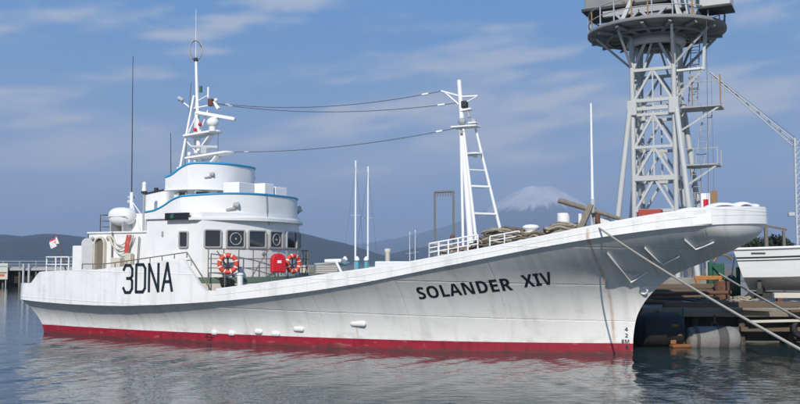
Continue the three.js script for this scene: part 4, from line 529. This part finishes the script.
// strewn boards, coils and drums along the quay edge
{
  const r = rng(77), mats = [M.woodBrown, M.wood, M.woodDark, M.rust, M.galvWorn], kinds = ['split brown', 'grey', 'dark wet', 'rust stained', 'pale']; const where = ['above the black fender', 'in front of the timber stack', 'beside the oil drum', 'in front of the boat cradle', 'beside the pale timber baulk'];
  for (let k = 0; k < 15; k++) { const x = 9.3 + (k * 0.37) + r() * 0.3, z = -32.2 - r() * 1.1, i = k % 5, j = Math.min(4, Math.floor(k / 3)); single('scrap_board', box(0.7 + r() * 1.5, 0.05 + 0.06 * r(), 0.14 + 0.12 * r(), x, 1.36 + 0.16 * r(), z, 0.012, [0.1 * r(), (r() - 0.5) * 1.3, (r() - 0.5) * 0.22]), mats[i], `${kinds[i]} scrap board lying on the quay ${where[j]}`, 'board', 'scrap boards strewn on the quay'); }
  for (const [x, z, s, l] of [[11.0, -33.0, 61, 'tangled dark rope heap on the quay in front of the timber stack'], [12.7, -33.4, 62, 'tangled pale rope heap on the quay beside the green winch']]) { const g = thing('rope_tangle', l, 'rope', [x, 1.3, z]), q = rng(s), t = []; for (let k = 0; k < 16; k++) { const p = [], R = 0.15 + 0.2 * q(), cx = (q() - 0.5) * 0.6, cz = (q() - 0.5) * 0.3, cy = 0.05 + 0.22 * q(); for (let i = 0; i <= 8; i++) { const a = i / 8 * 6.28; p.push([cx + Math.cos(a) * R * 1.4, Math.max(0.03, cy + (q() - 0.5) * 0.14), cz + Math.sin(a) * R]); } t.push(pipe(p, 0.03, 20, 5)); } part(g, 'rope', t, s === 61 ? M.ropeDark : M.rope); }
  const drum = thing('oil_drum', 'dented rusty oil drum standing between winch and boat', 'drum', [12.15, 1.3, -34.1]); part(drum, 'drum_body', lathe([[0, 0], [0.28, 0], [0.29, 0.02], [0.28, 0.04], [0.28, 0.28], [0.295, 0.3], [0.28, 0.32], [0.28, 0.56], [0.295, 0.58], [0.28, 0.6], [0.28, 0.85], [0.29, 0.87], [0.27, 0.87], [0, 0.85]]), M.rust); part(drum, 'bung', disc(0.04, 0.03, 0.15, 0.87, 0), M.dark);
}
// the laid-up boat on its cradle
{
  const b = thing('motor_boat', 'white motor boat with dark sheer stripes standing on a cradle ashore', 'boat', [13.25, 1.3, -35.6], -0.42);
  // length along +x, transom at x = 0
  const L = 9, sheer = x => 2.12 + 0.02 * x + 0.004 * x * x, chine = x => 1.02 + 0.012 * x * x, keel = x => 0.50 + 0.0006 * Math.pow(x, 3), hb = x => 1.45 * (1 - Math.pow(Math.max(0, (x - 3.5) / 5.6), 2.2)), hc = x => 1.33 * (1 - Math.pow(Math.max(0, (x - 2.5) / 6.6), 1.7));
  const rake = (x, y) => x + (2.12 - y) * 0.30 * (1 - x / L), N = 40, half = s => { const top = grid(N, 6, (u, v) => { const x = u * L * 0.985, y = lerp(chine(x), sheer(x), v); return [rake(x, y), y, s * lerp(hc(x), hb(x), Math.pow(v, 0.8))]; }), bot = grid(N, 4, (u, v) => { const x = u * L * 0.985, y = lerp(keel(x), chine(x), v); return [rake(x, y), y, s * hc(x) * v]; }); return [top, bot]; };
  const tr = grid(8, 8, (u, v) => { const y = lerp(keel(0), sheer(0), v), hz = y < chine(0) ? hc(0) * (y - keel(0)) / (chine(0) - keel(0)) : lerp(hc(0), hb(0), Math.pow((y - chine(0)) / (sheer(0) - chine(0)), 0.8)); return [rake(0, y), y, (u * 2 - 1) * hz]; });
  const h = part(b, 'boat_hull', [...half(1), ...half(-1), tr], M.boatWhite);
  const strip = (y0, y1, off) => { const f = s => grid(N, 1, (u, v) => { const x = u * L * 0.985, y = sheer(x) - (v ? y0 : y1), k = (y - chine(x)) / (sheer(x) - chine(x)); return [rake(x, y), y, s * (lerp(hc(x), hb(x), Math.pow(k, 0.8)) + off)]; }); return [f(1), f(-1)]; };
  for (const k of [0, 1]) { part(h, 'black_stripe', strip(0.34, 0.40, 0.012)[k], M.black); part(h, 'grey_stripe', strip(0.46, 0.50, 0.012)[k], M.dark); }
  part(b, 'rub_rail', [pipe(Array.from({ length: 16 }, (_, i) => { const x = i / 15 * L * 0.98; return V(x - 0.02, sheer(x) - 0.03, hb(x) + 0.03); }), 0.05, 60, 8), pipe(Array.from({ length: 16 }, (_, i) => { const x = i / 15 * L * 0.98; return V(x - 0.02, sheer(x) - 0.03, -hb(x) - 0.03); }), 0.05, 60, 8)], M.whiteClean);
  part(b, 'boat_deck', grid(N, 4, (u, v) => { const x = u * L * 0.985; return [x, sheer(x) - 0.02 + 0.06 * (1 - Math.pow(v * 2 - 1, 2)), (v * 2 - 1) * hb(x)]; }), M.boatWhite);
  const cab = part(b, 'cabin', box(3.2, 1.0, 1.9, 5.2, 2.7, 0, 0.2), M.boatWhite); part(cab, 'cabin_window', box(2.4, 0.32, 1.92, 5.2, 2.9, 0, 0.05), M.glass);
  part(b, 'trim_vent', box(0.5, 0.05, 0.02, 0.9, 1.93, hb(0.9) + 0.0), M.dark);
}
{
  const c = thing('boat_cradle', 'dark steel wheeled cradle carrying the white motor boat', 'cradle', [13.25, 1.3, -35.6], -0.42);
  part(c, 'side_beam', box(7.5, 0.22, 0.2, 4.2, 0.32, 0.75), M.dark); part(c, 'side_beam', box(7.5, 0.22, 0.2, 4.2, 0.32, -0.75), M.dark);
  for (const x of [0.9, 3.2, 5.6]) { part(c, 'cross_beam', box(0.22, 0.2, 2.5, x, 0.5, 0), M.dark); part(c, 'keel_block', box(0.3, 0.2, 0.5, x, 0.58, 0), M.woodBrown); for (const z of [0.95, -0.95]) part(c, 'upright', bar([x, 0.4, z * 1.15], [x, 1.05, z], 0.14), M.dark); }
  for (const [x, z] of [[0.5, 0.92], [3.8, 0.92], [0.5, -0.92], [3.8, -0.92]]) { const w = new THREE.CylinderGeometry(0.19, 0.19, 0.12, 18); w.rotateX(Math.PI / 2); w.translate(x, 0.19, z); const wh = part(c, 'wheel', w, M.rubber); const q = new THREE.CylinderGeometry(0.1, 0.1, 0.14, 14); q.rotateX(Math.PI / 2); q.translate(x, 0.19, z); part(wh, 'hub', q, M.cream); }
}
{ const s = thing('pale_baulk', 'pale squared timber baulk on a short stand below the boat hull', 'timber', [14.6, 1.3, -33.6], -0.1); part(s, 'baulk', box(1.8, 0.2, 0.24, 0.2, 0.36, 0, 0.02), M.cream); for (const x of [-0.5, 0.8]) part(s, 'stand', box(0.16, 0.26, 0.24, x, 0.13, 0), M.rust); }
{ const g = thing('rusty_goalpost', 'dark rusty steel goalpost frame standing behind the laid-up boat', 'frame', [18.3, 1.3, -45], 0); part(g, 'frame_post', box(0.15, 3.4, 0.15, 0, 1.7, 0), M.railDark); part(g, 'frame_post', box(0.12, 3.15, 0.12, 0.8, 1.58, 0.2), M.railDark); part(g, 'frame_beam', bar([-0.1, 3.42, 0], [0.95, 3.2, 0.22], 0.1), M.railDark); }
// trees beyond the quay
function tree(x, z, h, r, seed, label) {
  const q = rng(seed), t = thing('broadleaf_tree', label, 'tree', [x, 1.2, z], 0, 'trees beyond the goalpost frame'), y0 = h - r * 1.1;
  const tr = [rod([0, 0, 0], [0.1, y0, 0], 0.16, 0.1)]; for (let k = 0; k < 6; k++) { const a = q() * 6.28; tr.push(rod([0.08, y0 * 0.8, 0], [Math.cos(a) * r * 0.6, y0 + r * (0.2 + q()), Math.sin(a) * r * 0.6], 0.07, 0.03, 6)); } part(t, 'trunk', tr, M.woodDark);
  const P = [], U = [], N = 2600; for (let k = 0; k < N; k++) { const a = q() * 6.28, b = Math.acos(2 * q() - 1), rr = r * Math.pow(q(), 0.4) * (0.75 + 0.5 * fbm(Math.cos(a) * 3 + seed, b * 3, 3)); const c = V(Math.cos(a) * Math.sin(b) * rr * 1.2, h - r + Math.cos(b) * rr * 0.9, Math.sin(a) * Math.sin(b) * rr), s = 0.1 + 0.1 * q(), e = new THREE.Euler(q() * 6, q() * 6, q() * 6); for (const [lx, ly] of [[-0.5, 0], [0.5, -0.2], [0.1, 1]]) { const v = V(lx * s, ly * s * 1.4, 0).applyEuler(e).add(c); P.push(v.x, v.y, v.z); U.push(lx, ly); } }
  const g = new THREE.BufferGeometry(); g.setAttribute('position', new THREE.Float32BufferAttribute(P, 3)); g.setAttribute('uv', new THREE.Float32BufferAttribute(U, 2)); g.computeVertexNormals(); part(t, 'crown', g, std(rgb(0.035, 0.055, 0.025), 0.9));
}
tree(30.2, -76, 3.9, 1.2, 41, 'low dark green tree beyond the rusty goalpost frame'); tree(32.6, -78, 4.1, 1.15, 42, 'low dark green tree beyond the rusty goalpost frame'); 
// the harbour crane: lattice tower on the quay, round platform, slewing house and cab
{
  const c = thing('harbour_crane', 'tall grey lattice tower crane with round railed platform on the quay', 'crane', [13.85, 0, -48], -YAW), S = 1.08, C = M.crane;
  for (const [x, z] of [[-S, S], [S, S], [S, -S], [-S, -S]]) { beam(c, 'tower_leg', [x, 1.3, z], [x, 14.95, z], 0.27, C, true); const o = [x + Math.sign(x) * 1.2, 1.3, z + Math.sign(z) * 0.75]; beam(c, 'raking_strut', [x * 1.12, 10.9, z * 1.12], o, 0.30, C, true); part(c, 'leg_collar', box(0.5, 0.8, 0.5, x, 11.05, z, 0.04), C); part(c, 'base_plate', box(0.7, 0.12, 0.7, x, 1.36, z), M.galvWorn); }
  const lev = [[13.08, 11.44, 0.16], [10.68, 8.95, 0.15], [8.95, 7.3, 0.15], [7.3, 5.6, 0.26], [5.6, 3.6, 0.15]], faces = [[-S, S, S, S], [S, S, S, -S], [S, -S, -S, -S], [-S, -S, -S, S]];
  for (const [x0, z0, x1, z1] of faces) {
    const P = (t, y) => V(lerp(x0, x1, t), y, lerp(z0, z1, t));
    for (const [yt, yb, w] of lev) { beam(c, 'horizontal_beam', P(0, yt), P(1, yt), w, C); beam(c, 'diagonal_brace', P(0.5, yt), P(0.04, yb), 0.12, C); beam(c, 'diagonal_brace', P(0.5, yt), P(0.96, yb), 0.12, C); }
    for (const y of [11.44, 11.0]) beam(c, 'horizontal_beam', P(0, y), P(1, y), 0.18, C); beam(c, 'horizontal_beam', P(0, 3.6), P(1, 3.6), 0.15, C);
    beam(c, 'diagonal_brace', P(0.02, 13.1), P(0.35, 14.6), 0.14, C); beam(c, 'diagonal_brace', P(0.98, 13.1), P(0.65, 14.6), 0.14, C); beam(c, 'diagonal_brace', P(0.3, 13.1), P(0.5, 14.6), 0.1, C);
    beam(c, 'hanger', P(0.5, 7.3), P(0.5, 13.0), 0.07, C);
  }
  // gusset plates
  for (const [x0, z0, x1, z1] of faces) for (const y of [8.95, 10.68, 13.08]) part(c, 'gusset_plate', box(0.34, 0.3, 0.05, (x0 + x1) / 2, y - 0.12, (z0 + z1) / 2, 0, [0, Math.abs(x1 - x0) > 0.1 ? 0 : Math.PI / 2, 0]), C);
  // round platform with a deep rim, radial joists below, brackets, slewing ring
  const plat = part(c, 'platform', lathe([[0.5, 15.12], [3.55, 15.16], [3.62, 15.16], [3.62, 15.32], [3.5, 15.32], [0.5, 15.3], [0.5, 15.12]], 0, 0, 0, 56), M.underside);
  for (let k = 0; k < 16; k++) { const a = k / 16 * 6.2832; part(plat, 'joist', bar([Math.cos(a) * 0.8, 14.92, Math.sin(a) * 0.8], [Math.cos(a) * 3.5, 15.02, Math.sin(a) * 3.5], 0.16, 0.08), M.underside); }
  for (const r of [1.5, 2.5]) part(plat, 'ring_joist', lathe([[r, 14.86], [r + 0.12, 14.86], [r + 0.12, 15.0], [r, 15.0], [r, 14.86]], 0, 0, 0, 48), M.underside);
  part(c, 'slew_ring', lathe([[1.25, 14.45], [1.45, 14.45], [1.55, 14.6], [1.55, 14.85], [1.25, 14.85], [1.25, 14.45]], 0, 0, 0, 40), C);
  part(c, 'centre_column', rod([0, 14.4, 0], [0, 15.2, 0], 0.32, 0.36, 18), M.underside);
  for (const [x, z] of [[-S, S], [S, S], [S, -S], [-S, -S]]) { const a = Math.atan2(z, x); for (const d of [-0.35, 0.35]) beam(c, 'platform_bracket', [x, 13.2, z], [Math.cos(a + d) * 3.2, 14.95, Math.sin(a + d) * 3.2], 0.12, M.galvWorn); }
  for (let k = 0; k < 22; k++) { const a = k / 22 * 6.2832; beam(c, 'railing_post', [Math.cos(a) * 3.55, 15.3, Math.sin(a) * 3.55], [Math.cos(a) * 3.55, 16.35, Math.sin(a) * 3.55], 0.06, k % 3 ? M.galvWorn : M.yellow); }
  for (const y of [15.85, 16.35]) { const t = new THREE.TorusGeometry(3.55, 0.03, 6, 64); t.rotateX(Math.PI / 2); t.translate(0, y, 0); part(c, 'railing_bar', t, M.galvWorn); }
  // slewing gear and house above
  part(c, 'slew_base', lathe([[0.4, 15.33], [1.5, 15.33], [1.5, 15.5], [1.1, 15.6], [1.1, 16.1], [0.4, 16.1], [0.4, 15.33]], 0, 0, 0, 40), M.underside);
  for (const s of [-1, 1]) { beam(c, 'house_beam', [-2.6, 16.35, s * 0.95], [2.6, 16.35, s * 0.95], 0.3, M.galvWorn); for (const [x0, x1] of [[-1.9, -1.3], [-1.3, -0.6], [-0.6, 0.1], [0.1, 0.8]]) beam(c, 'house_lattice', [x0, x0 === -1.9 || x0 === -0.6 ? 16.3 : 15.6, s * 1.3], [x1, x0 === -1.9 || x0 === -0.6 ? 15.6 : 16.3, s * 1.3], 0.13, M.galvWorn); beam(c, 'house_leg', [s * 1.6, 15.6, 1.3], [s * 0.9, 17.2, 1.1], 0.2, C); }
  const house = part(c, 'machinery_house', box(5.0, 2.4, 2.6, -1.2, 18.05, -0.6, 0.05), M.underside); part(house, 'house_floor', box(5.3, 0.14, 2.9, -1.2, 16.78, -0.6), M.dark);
  const cab = part(c, 'crane_cab', box(1.5, 2.0, 1.5, 3.35, 16.75, 1.5, 0.08), C); part(cab, 'cab_window', box(1.2, 0.9, 1.52, 3.35, 17.2, 1.5, 0.04), M.glass); part(cab, 'cab_floor', box(1.6, 0.1, 1.6, 3.35, 15.72, 1.5), M.dark); part(cab, 'cab_bracket', bar([2.6, 16.0, 1.2], [1.4, 16.6, 1.0], 0.14), C);
  for (const x of [1.5, 2.0]) { beam(c, 'boom_foot', [x, 15.6, 1.6], [x - 0.5, 18.5, 1.6], 0.16, C); }
  beam(c, 'yellow_grab_rail', [2.4, 15.35, 2.5], [2.1, 17.2, 2.4], 0.06, M.yellow); beam(c, 'yellow_grab_rail', [0.3, 15.35, 3.5], [0.3, 17.0, 3.5], 0.06, M.yellow);
  // access ladders with a landing on the right-hand face
  const ladder = (x, z, y0, y1, lean) => { const g = part(c, 'ladder', [bar([x - 0.22, y0, z], [x - 0.22 + lean, y1, z], 0.05), bar([x + 0.22, y0, z], [x + 0.22 + lean, y1, z], 0.05)], M.galvWorn); for (let y = y0 + 0.2; y < y1; y += 0.32) { const o = lean * (y - y0) / (y1 - y0); part(g, 'ladder_rung', rod([x - 0.22 + o, y, z], [x + 0.22 + o, y, z], 0.022, 0.022, 5), M.galvWorn); } return g; };
  ladder(2.15, 0.1, 8.0, 11.0, 0.5); ladder(1.75, -0.5, 11.0, 15.0, 0.25); ladder(1.9, 0.3, 1.5, 7.9, 0.1);
  const hoop = (x, z, y) => { const t = new THREE.TorusGeometry(0.34, 0.02, 5, 16, Math.PI * 1.3); t.rotateX(Math.PI / 2); t.rotateY(-0.7); t.translate(x, y, z); return t; };
  for (let y = 12; y < 14.8; y += 0.7) part(c, 'ladder_hoop', hoop(1.95, -0.3, y), M.galvWorn);
  for (const [y, x1] of [[11.0, 3.3], [7.95, 3.1]]) { part(c, 'landing', box(x1 - 1.3, 0.08, 1.5, (x1 + 1.3) / 2, y, -0.2), M.galvWorn); for (const [x, z] of [[x1, 0.5], [x1, -0.9], [1.9, 0.5]]) beam(c, 'landing_post', [x, y, z], [x, y + (y > 9 ? 1.6 : 0.9), z], 0.06, y > 9 && z > 0 ? M.yellow : M.galvWorn); beam(c, 'landing_rail', [x1, y + (y > 9 ? 1.3 : 0.85), 0.5], [1.3, y + (y > 9 ? 1.3 : 0.85), 0.5], 0.05, M.galvWorn); beam(c, 'landing_brace', [x1, y, 0.4], [1.25, y - 1.3, 0.8], 0.09, C); }
  for (const y of [12.9]) { beam(c, 'outrigger', [1.2, y, 0.9], [2.5, y + 0.1, 0.5], 0.12, C); beam(c, 'outrigger', [2.5, y, 0.5], [2.6, 15.0, 0.4], 0.14, C); beam(c, 'outrigger', [2.4, y, 0.5], [1.25, 11.6, 0.9], 0.1, C); }
  part(c, 'red_box', box(1.15, 0.42, 0.6, -0.1, 5.4, 1.75, 0.03), std(rgb(0.42, 0.07, 0.05), 0.7, { map: wornTex })); beam(c, 'box_shelf', [-1.2, 5.1, 1.5], [1.2, 5.1, 1.5], 0.14, C);
  const sign = part(c, 'notice_board', box(0.42, 1.15, 0.05, 2.7, 5.75, 2.2), M.whiteClean); part(sign, 'red_panel', box(0.24, 0.6, 0.02, 2.72, 5.72, 2.235), M.red); part(sign, 'rusty_panel', box(0.3, 1.3, 0.05, 3.1, 5.8, 2.15), M.yellow); beam(c, 'notice_post', [2.7, 1.3, 2.1], [2.7, 6.2, 2.1], 0.08, M.galvWorn);
  part(c, 'hoist_wire', rod([2.9, 5, 2.7], [3.0, 15.0, 2.6], 0.012, 0.012, 5), M.wire);
}
// second, smaller crane far along the quay
{
  const c = thing('derrick_crane', 'slender grey derrick with a long raised lattice jib beyond the laid-up boat', 'crane', [31, 0, -70], 0), G = M.galv;
  structure('far_quay', prism([[22, -62.5], [60, -62.5], [60, -110], [22, -110]], -1, 1.2), M.concrete);
  const F = [0, 12.0, 0], E_ = [-6.6, 17.7, 0], n = 16;
  for (const [dy, dz] of [[0.24, 0.2], [0.24, -0.2], [-0.24, 0]]) beam(c, 'jib_chord', [F[0], F[1] + dy, dz], [E_[0], E_[1] + dy * 0.3, dz * 0.3], 0.07, G);
  for (let k = 0; k < n; k++) { const t = k / n, u = (k + 1) / n, q = (t, s) => V(lerp(F[0], E_[0], t), lerp(F[1], E_[1], t) + s * lerp(0.24, 0.07, t), 0); beam(c, 'jib_lacing', q(t, k % 2 ? 1 : -1), q(u, k % 2 ? -1 : 1), 0.035, G); }
  for (const [x, z] of [[-0.25, 0.25], [0.35, 0.25], [0.05, -0.3]]) beam(c, 'mast_chord', [x, 1.2, z], [x * 0.8, 12.6, z * 0.8], 0.11, G);
  for (let k = 0; k < 14; k++) { const y = 1.4 + k * 0.8; beam(c, 'mast_lacing', [-0.25, y, 0.25], [0.33, y + 0.8, 0.25], 0.05, G); beam(c, 'mast_rung', [-0.25, y, 0.25], [0.33, y, 0.25], 0.05, G); }
  part(c, 'mast_lamp', [box(0.5, 0.3, 0.3, -0.6, 6.6, 0.2, 0.05), rod([-0.6, 6.6, 0.2], [0, 6.3, 0.2], 0.05)], G); part(c, 'topping_wire', rod([0, 12.6, 0], [-5.8, 17.2, 0], 0.015), M.wire); part(c, 'hook_wire', rod([-6.5, 17.6, 0], [-6.5, 6, 0], 0.012), M.wire);
}
// marina behind the ship
function pile(x, z, y, label) { const p = thing('mooring_pile', label, 'pile', [x, 0, z], 0, 'teal marina piles with white caps'); part(p, 'pile_shaft', rod([0, -1, 0], [0, y, 0], 0.15, 0.15, 14), M.teal); part(p, 'pile_cap', lathe([[0, 0.34], [0.08, 0.3], [0.18, 0.14], [0.18, 0], [0, 0]], 0, y, 0, 14), M.whiteClean); }
for (const [x, z] of [[-3.66, -60], [-2.86, -60], [-2.26, -60.5]]) pile(x, z, 2.95, 'teal round mooring pile with a white conical cap behind the ship');
function sailboat(x, z, top, label, ry, r = 0.085) { const s = thing('sailing_boat', label, 'sailing boat', [x, 0, z], ry, r < 0.08 ? 'distant sailing boats' : 'sailing boats with tall masts in the marina'); const h = grid(20, 6, (u, v) => { const b = 1.1 * Math.pow(Math.sin(Math.PI * Math.pow(0.12 + 0.88 * u, 0.75)), 0.7), a = (v - 0.5) * Math.PI; return [(0.45 - u) * 7, 0.95 - Math.cos(a) * 1.1, Math.sin(a) * b]; }); part(s, 'boat_hull', h, M.boatWhite); part(s, 'boat_deck', grid(20, 2, (u, v) => { const b = 1.1 * Math.pow(Math.sin(Math.PI * Math.pow(0.12 + 0.88 * u, 0.75)), 0.7); return [(0.45 - u) * 7, 0.96, (v * 2 - 1) * b]; }), M.boatWhite); part(s, 'cabin', box(2.4, 0.5, 1.2, 0.3, 1.2, 0, 0.15), M.boatWhite); part(s, 'mast', rod([0.6, 0.9, 0], [0.6, top, 0], r, r * 0.8, 10), M.whiteClean); part(s, 'boom', rod([0.5, 1.9, 0], [-2.2, 1.9, 0], 0.06), M.galv); part(s, 'spreader', rod([0.6, top * 0.6, -0.5], [0.6, top * 0.6, 0.5], 0.025), M.galv); for (const e of [[3.6, 1], [-3.2, 1]]) part(s, 'stay', rod([e[0], e[1], 0], [0.6, top * 0.97, 0], 0.01, 0.01, 5), M.wire); }
sailboat(-3.75, -72, 11.1, 'sailing boat with a tall white mast, one of a close pair in the marina', 1.3); sailboat(-2.9, -75.5, 11.0, 'sailing boat with a tall white mast, one of a close pair in the marina', 1.25); sailboat(1.1, -110, 6.6, 'distant sailing boat whose thin short mast stands beside another between the masts', 1.4, 0.06); sailboat(1.8, -112, 6.9, 'distant sailing boat whose thin short mast stands beside another between the masts', 1.4, 0.06);
{ const b = thing('cabin_cruiser', 'low white cabin cruiser moored in the marina behind the ship', 'boat', [0.3, 0, -68], 0.1); const h = grid(24, 6, (u, v) => { const w = 1.3 * Math.pow(Math.sin(Math.PI * Math.pow(0.2 + 0.8 * u, 0.8)), 0.6), a = (v - 0.5) * Math.PI; return [(0.5 - u) * 6, 1.9 - Math.pow(Math.cos(a), 0.5) * 2.2, Math.sin(a) * w]; }); part(b, 'boat_hull', h, M.boatWhite); part(b, 'deck_house', box(3.4, 1.1, 1.8, 0.3, 2.3, 0, 0.12), M.boatWhite); for (const x of [-0.8, 0.2, 1.2]) part(b, 'cabin_window', box(0.7, 0.3, 1.84, x, 2.55, 0, 0.03), M.glass); part(b, 'boat_rail', [rod([-2.8, 2.5, 0.9], [1.8, 2.7, 0.9], 0.03), rod([-2.8, 1.8, 0.9], [-2.8, 2.5, 0.9], 0.03)], M.galv); }
single('bollard_post', lathe([[0, 0], [0.2, 0], [0.18, 3.55], [0.24, 3.6], [0.24, 3.85], [0, 3.9]], -0.9, 0, -66, 16), M.cream, 'cream coloured round post standing in the marina in front of the cruiser', 'post');
// jetty across the basin, behind the stern
{
  const j = thing('jetty', 'long dark piled jetty with railing across the water behind the stern', 'jetty', [-46, 0, -107], 0.0), D = M.galvWorn;
  part(j, 'jetty_deck', box(34, 0.4, 5, -4, 2.1, -2.4, 0.03), M.galvWorn); part(j, 'edge_beam', box(34, 0.3, 0.3, -4, 2.05, 0.3), M.galvWorn);
  for (let k = 0; k < 18; k++) { const x = -20.5 + k * 1.95; part(j, 'jetty_pile', rod([x, -1, 0.1], [x, 1.9, 0.1], 0.13, 0.13, 8), M.quayDark); part(j, 'railing_post', rod([x, 2.3, 0.2], [x, 3.0, 0.2], 0.05), D); }
  for (let k = 0; k < 11; k++) { const y = 0.45 + 0.14 * k; part(j, 'screen_bar', box(34, 0.03, 0.04, -4, y, -0.5), M.railDark); }
  part(j, 'railing_bar', [box(34, 0.06, 0.06, -4, 3.0, 0.2), box(34, 0.05, 0.05, -4, 2.65, 0.2)], D); part(j, 'back_screen', box(34, 2.2, 0.2, -4, 0.8, -4.6), M.quayDark);
  for (const x of [1.6, 2.25]) part(j, 'pale_pile', rod([x, -0.5, 0.6], [x, 2.7, 0.6], 0.14), M.galv);
}
{ const s = thing('sign_board', 'white board with faded coloured bands standing on the jetty edge', 'sign', [-47.3, 0.8, -106.2], 0); part(s, 'board', box(2.3, 1.9, 0.12, 0, 1.0, 0, 0.03), M.cream); part(s, 'green_band', box(2.1, 0.14, 0.02, 0, 1.6, 0.07), M.teal); part(s, 'green_band', box(2.1, 0.12, 0.02, 0, 0.85, 0.07), M.green); part(s, 'red_band', box(1.0, 0.26, 0.02, 0.3, 0.55, 0.07), std(rgb(0.5, 0.12, 0.05), 0.7)); for (const x of [-0.9, 0.9]) part(s, 'board_post', box(0.12, 2.2, 0.12, x, 0.0, -0.1), M.galvWorn); }
{ const f = thing('float_buoy', 'small pale float in the water below the jetty board', 'buoy', [-42.6, 0.1, -103.5]); part(f, 'float', ball(0.28, 0, 0.1, 0), M.cream); part(f, 'float_eye', rod([0, 0.3, 0], [0, 0.5, 0], 0.05), M.galvWorn); }
// mooring lines
{
  const a = shipPoint(-0.42, 3.98, 2.72), end = V(6.62, 1.17, -13), g = thing('mooring_rope', 'pale mooring rope running from the davit post forward to the near quay', 'rope'); part(g, 'rope', pipe(sagging(a, end, 0.12, 18), 0.028, 80, 8), M.ropePale);
  const b = thing('mooring_rope', 'pale rope slanting from the winch by the boat to the near quay', 'rope'); part(b, 'rope', pipe(sagging([12.45, 2.45, -35.2], [9.85, 1.12, -20], 0.05, 14), 0.036, 60, 8), M.ropePale);
  for (const [x, z, l] of [[6.68, -12.9, 'iron bollard on the near quay holding the ship rope'], [10.35, -19.9, 'iron bollard on the near quay holding the winch rope']]) { const k = thing('bollard', l, 'bollard', [x, 0.88, z]); part(k, 'bollard_body', lathe([[0, 0], [0.24, 0], [0.16, 0.08], [0.14, 0.3], [0.22, 0.36], [0.2, 0.42], [0, 0.44]]), M.dark); }
}
scene.traverse(o => { if (o.isMesh) { o.castShadow = true; o.receiveShadow = true; } });
renderer.render(scene, camera);
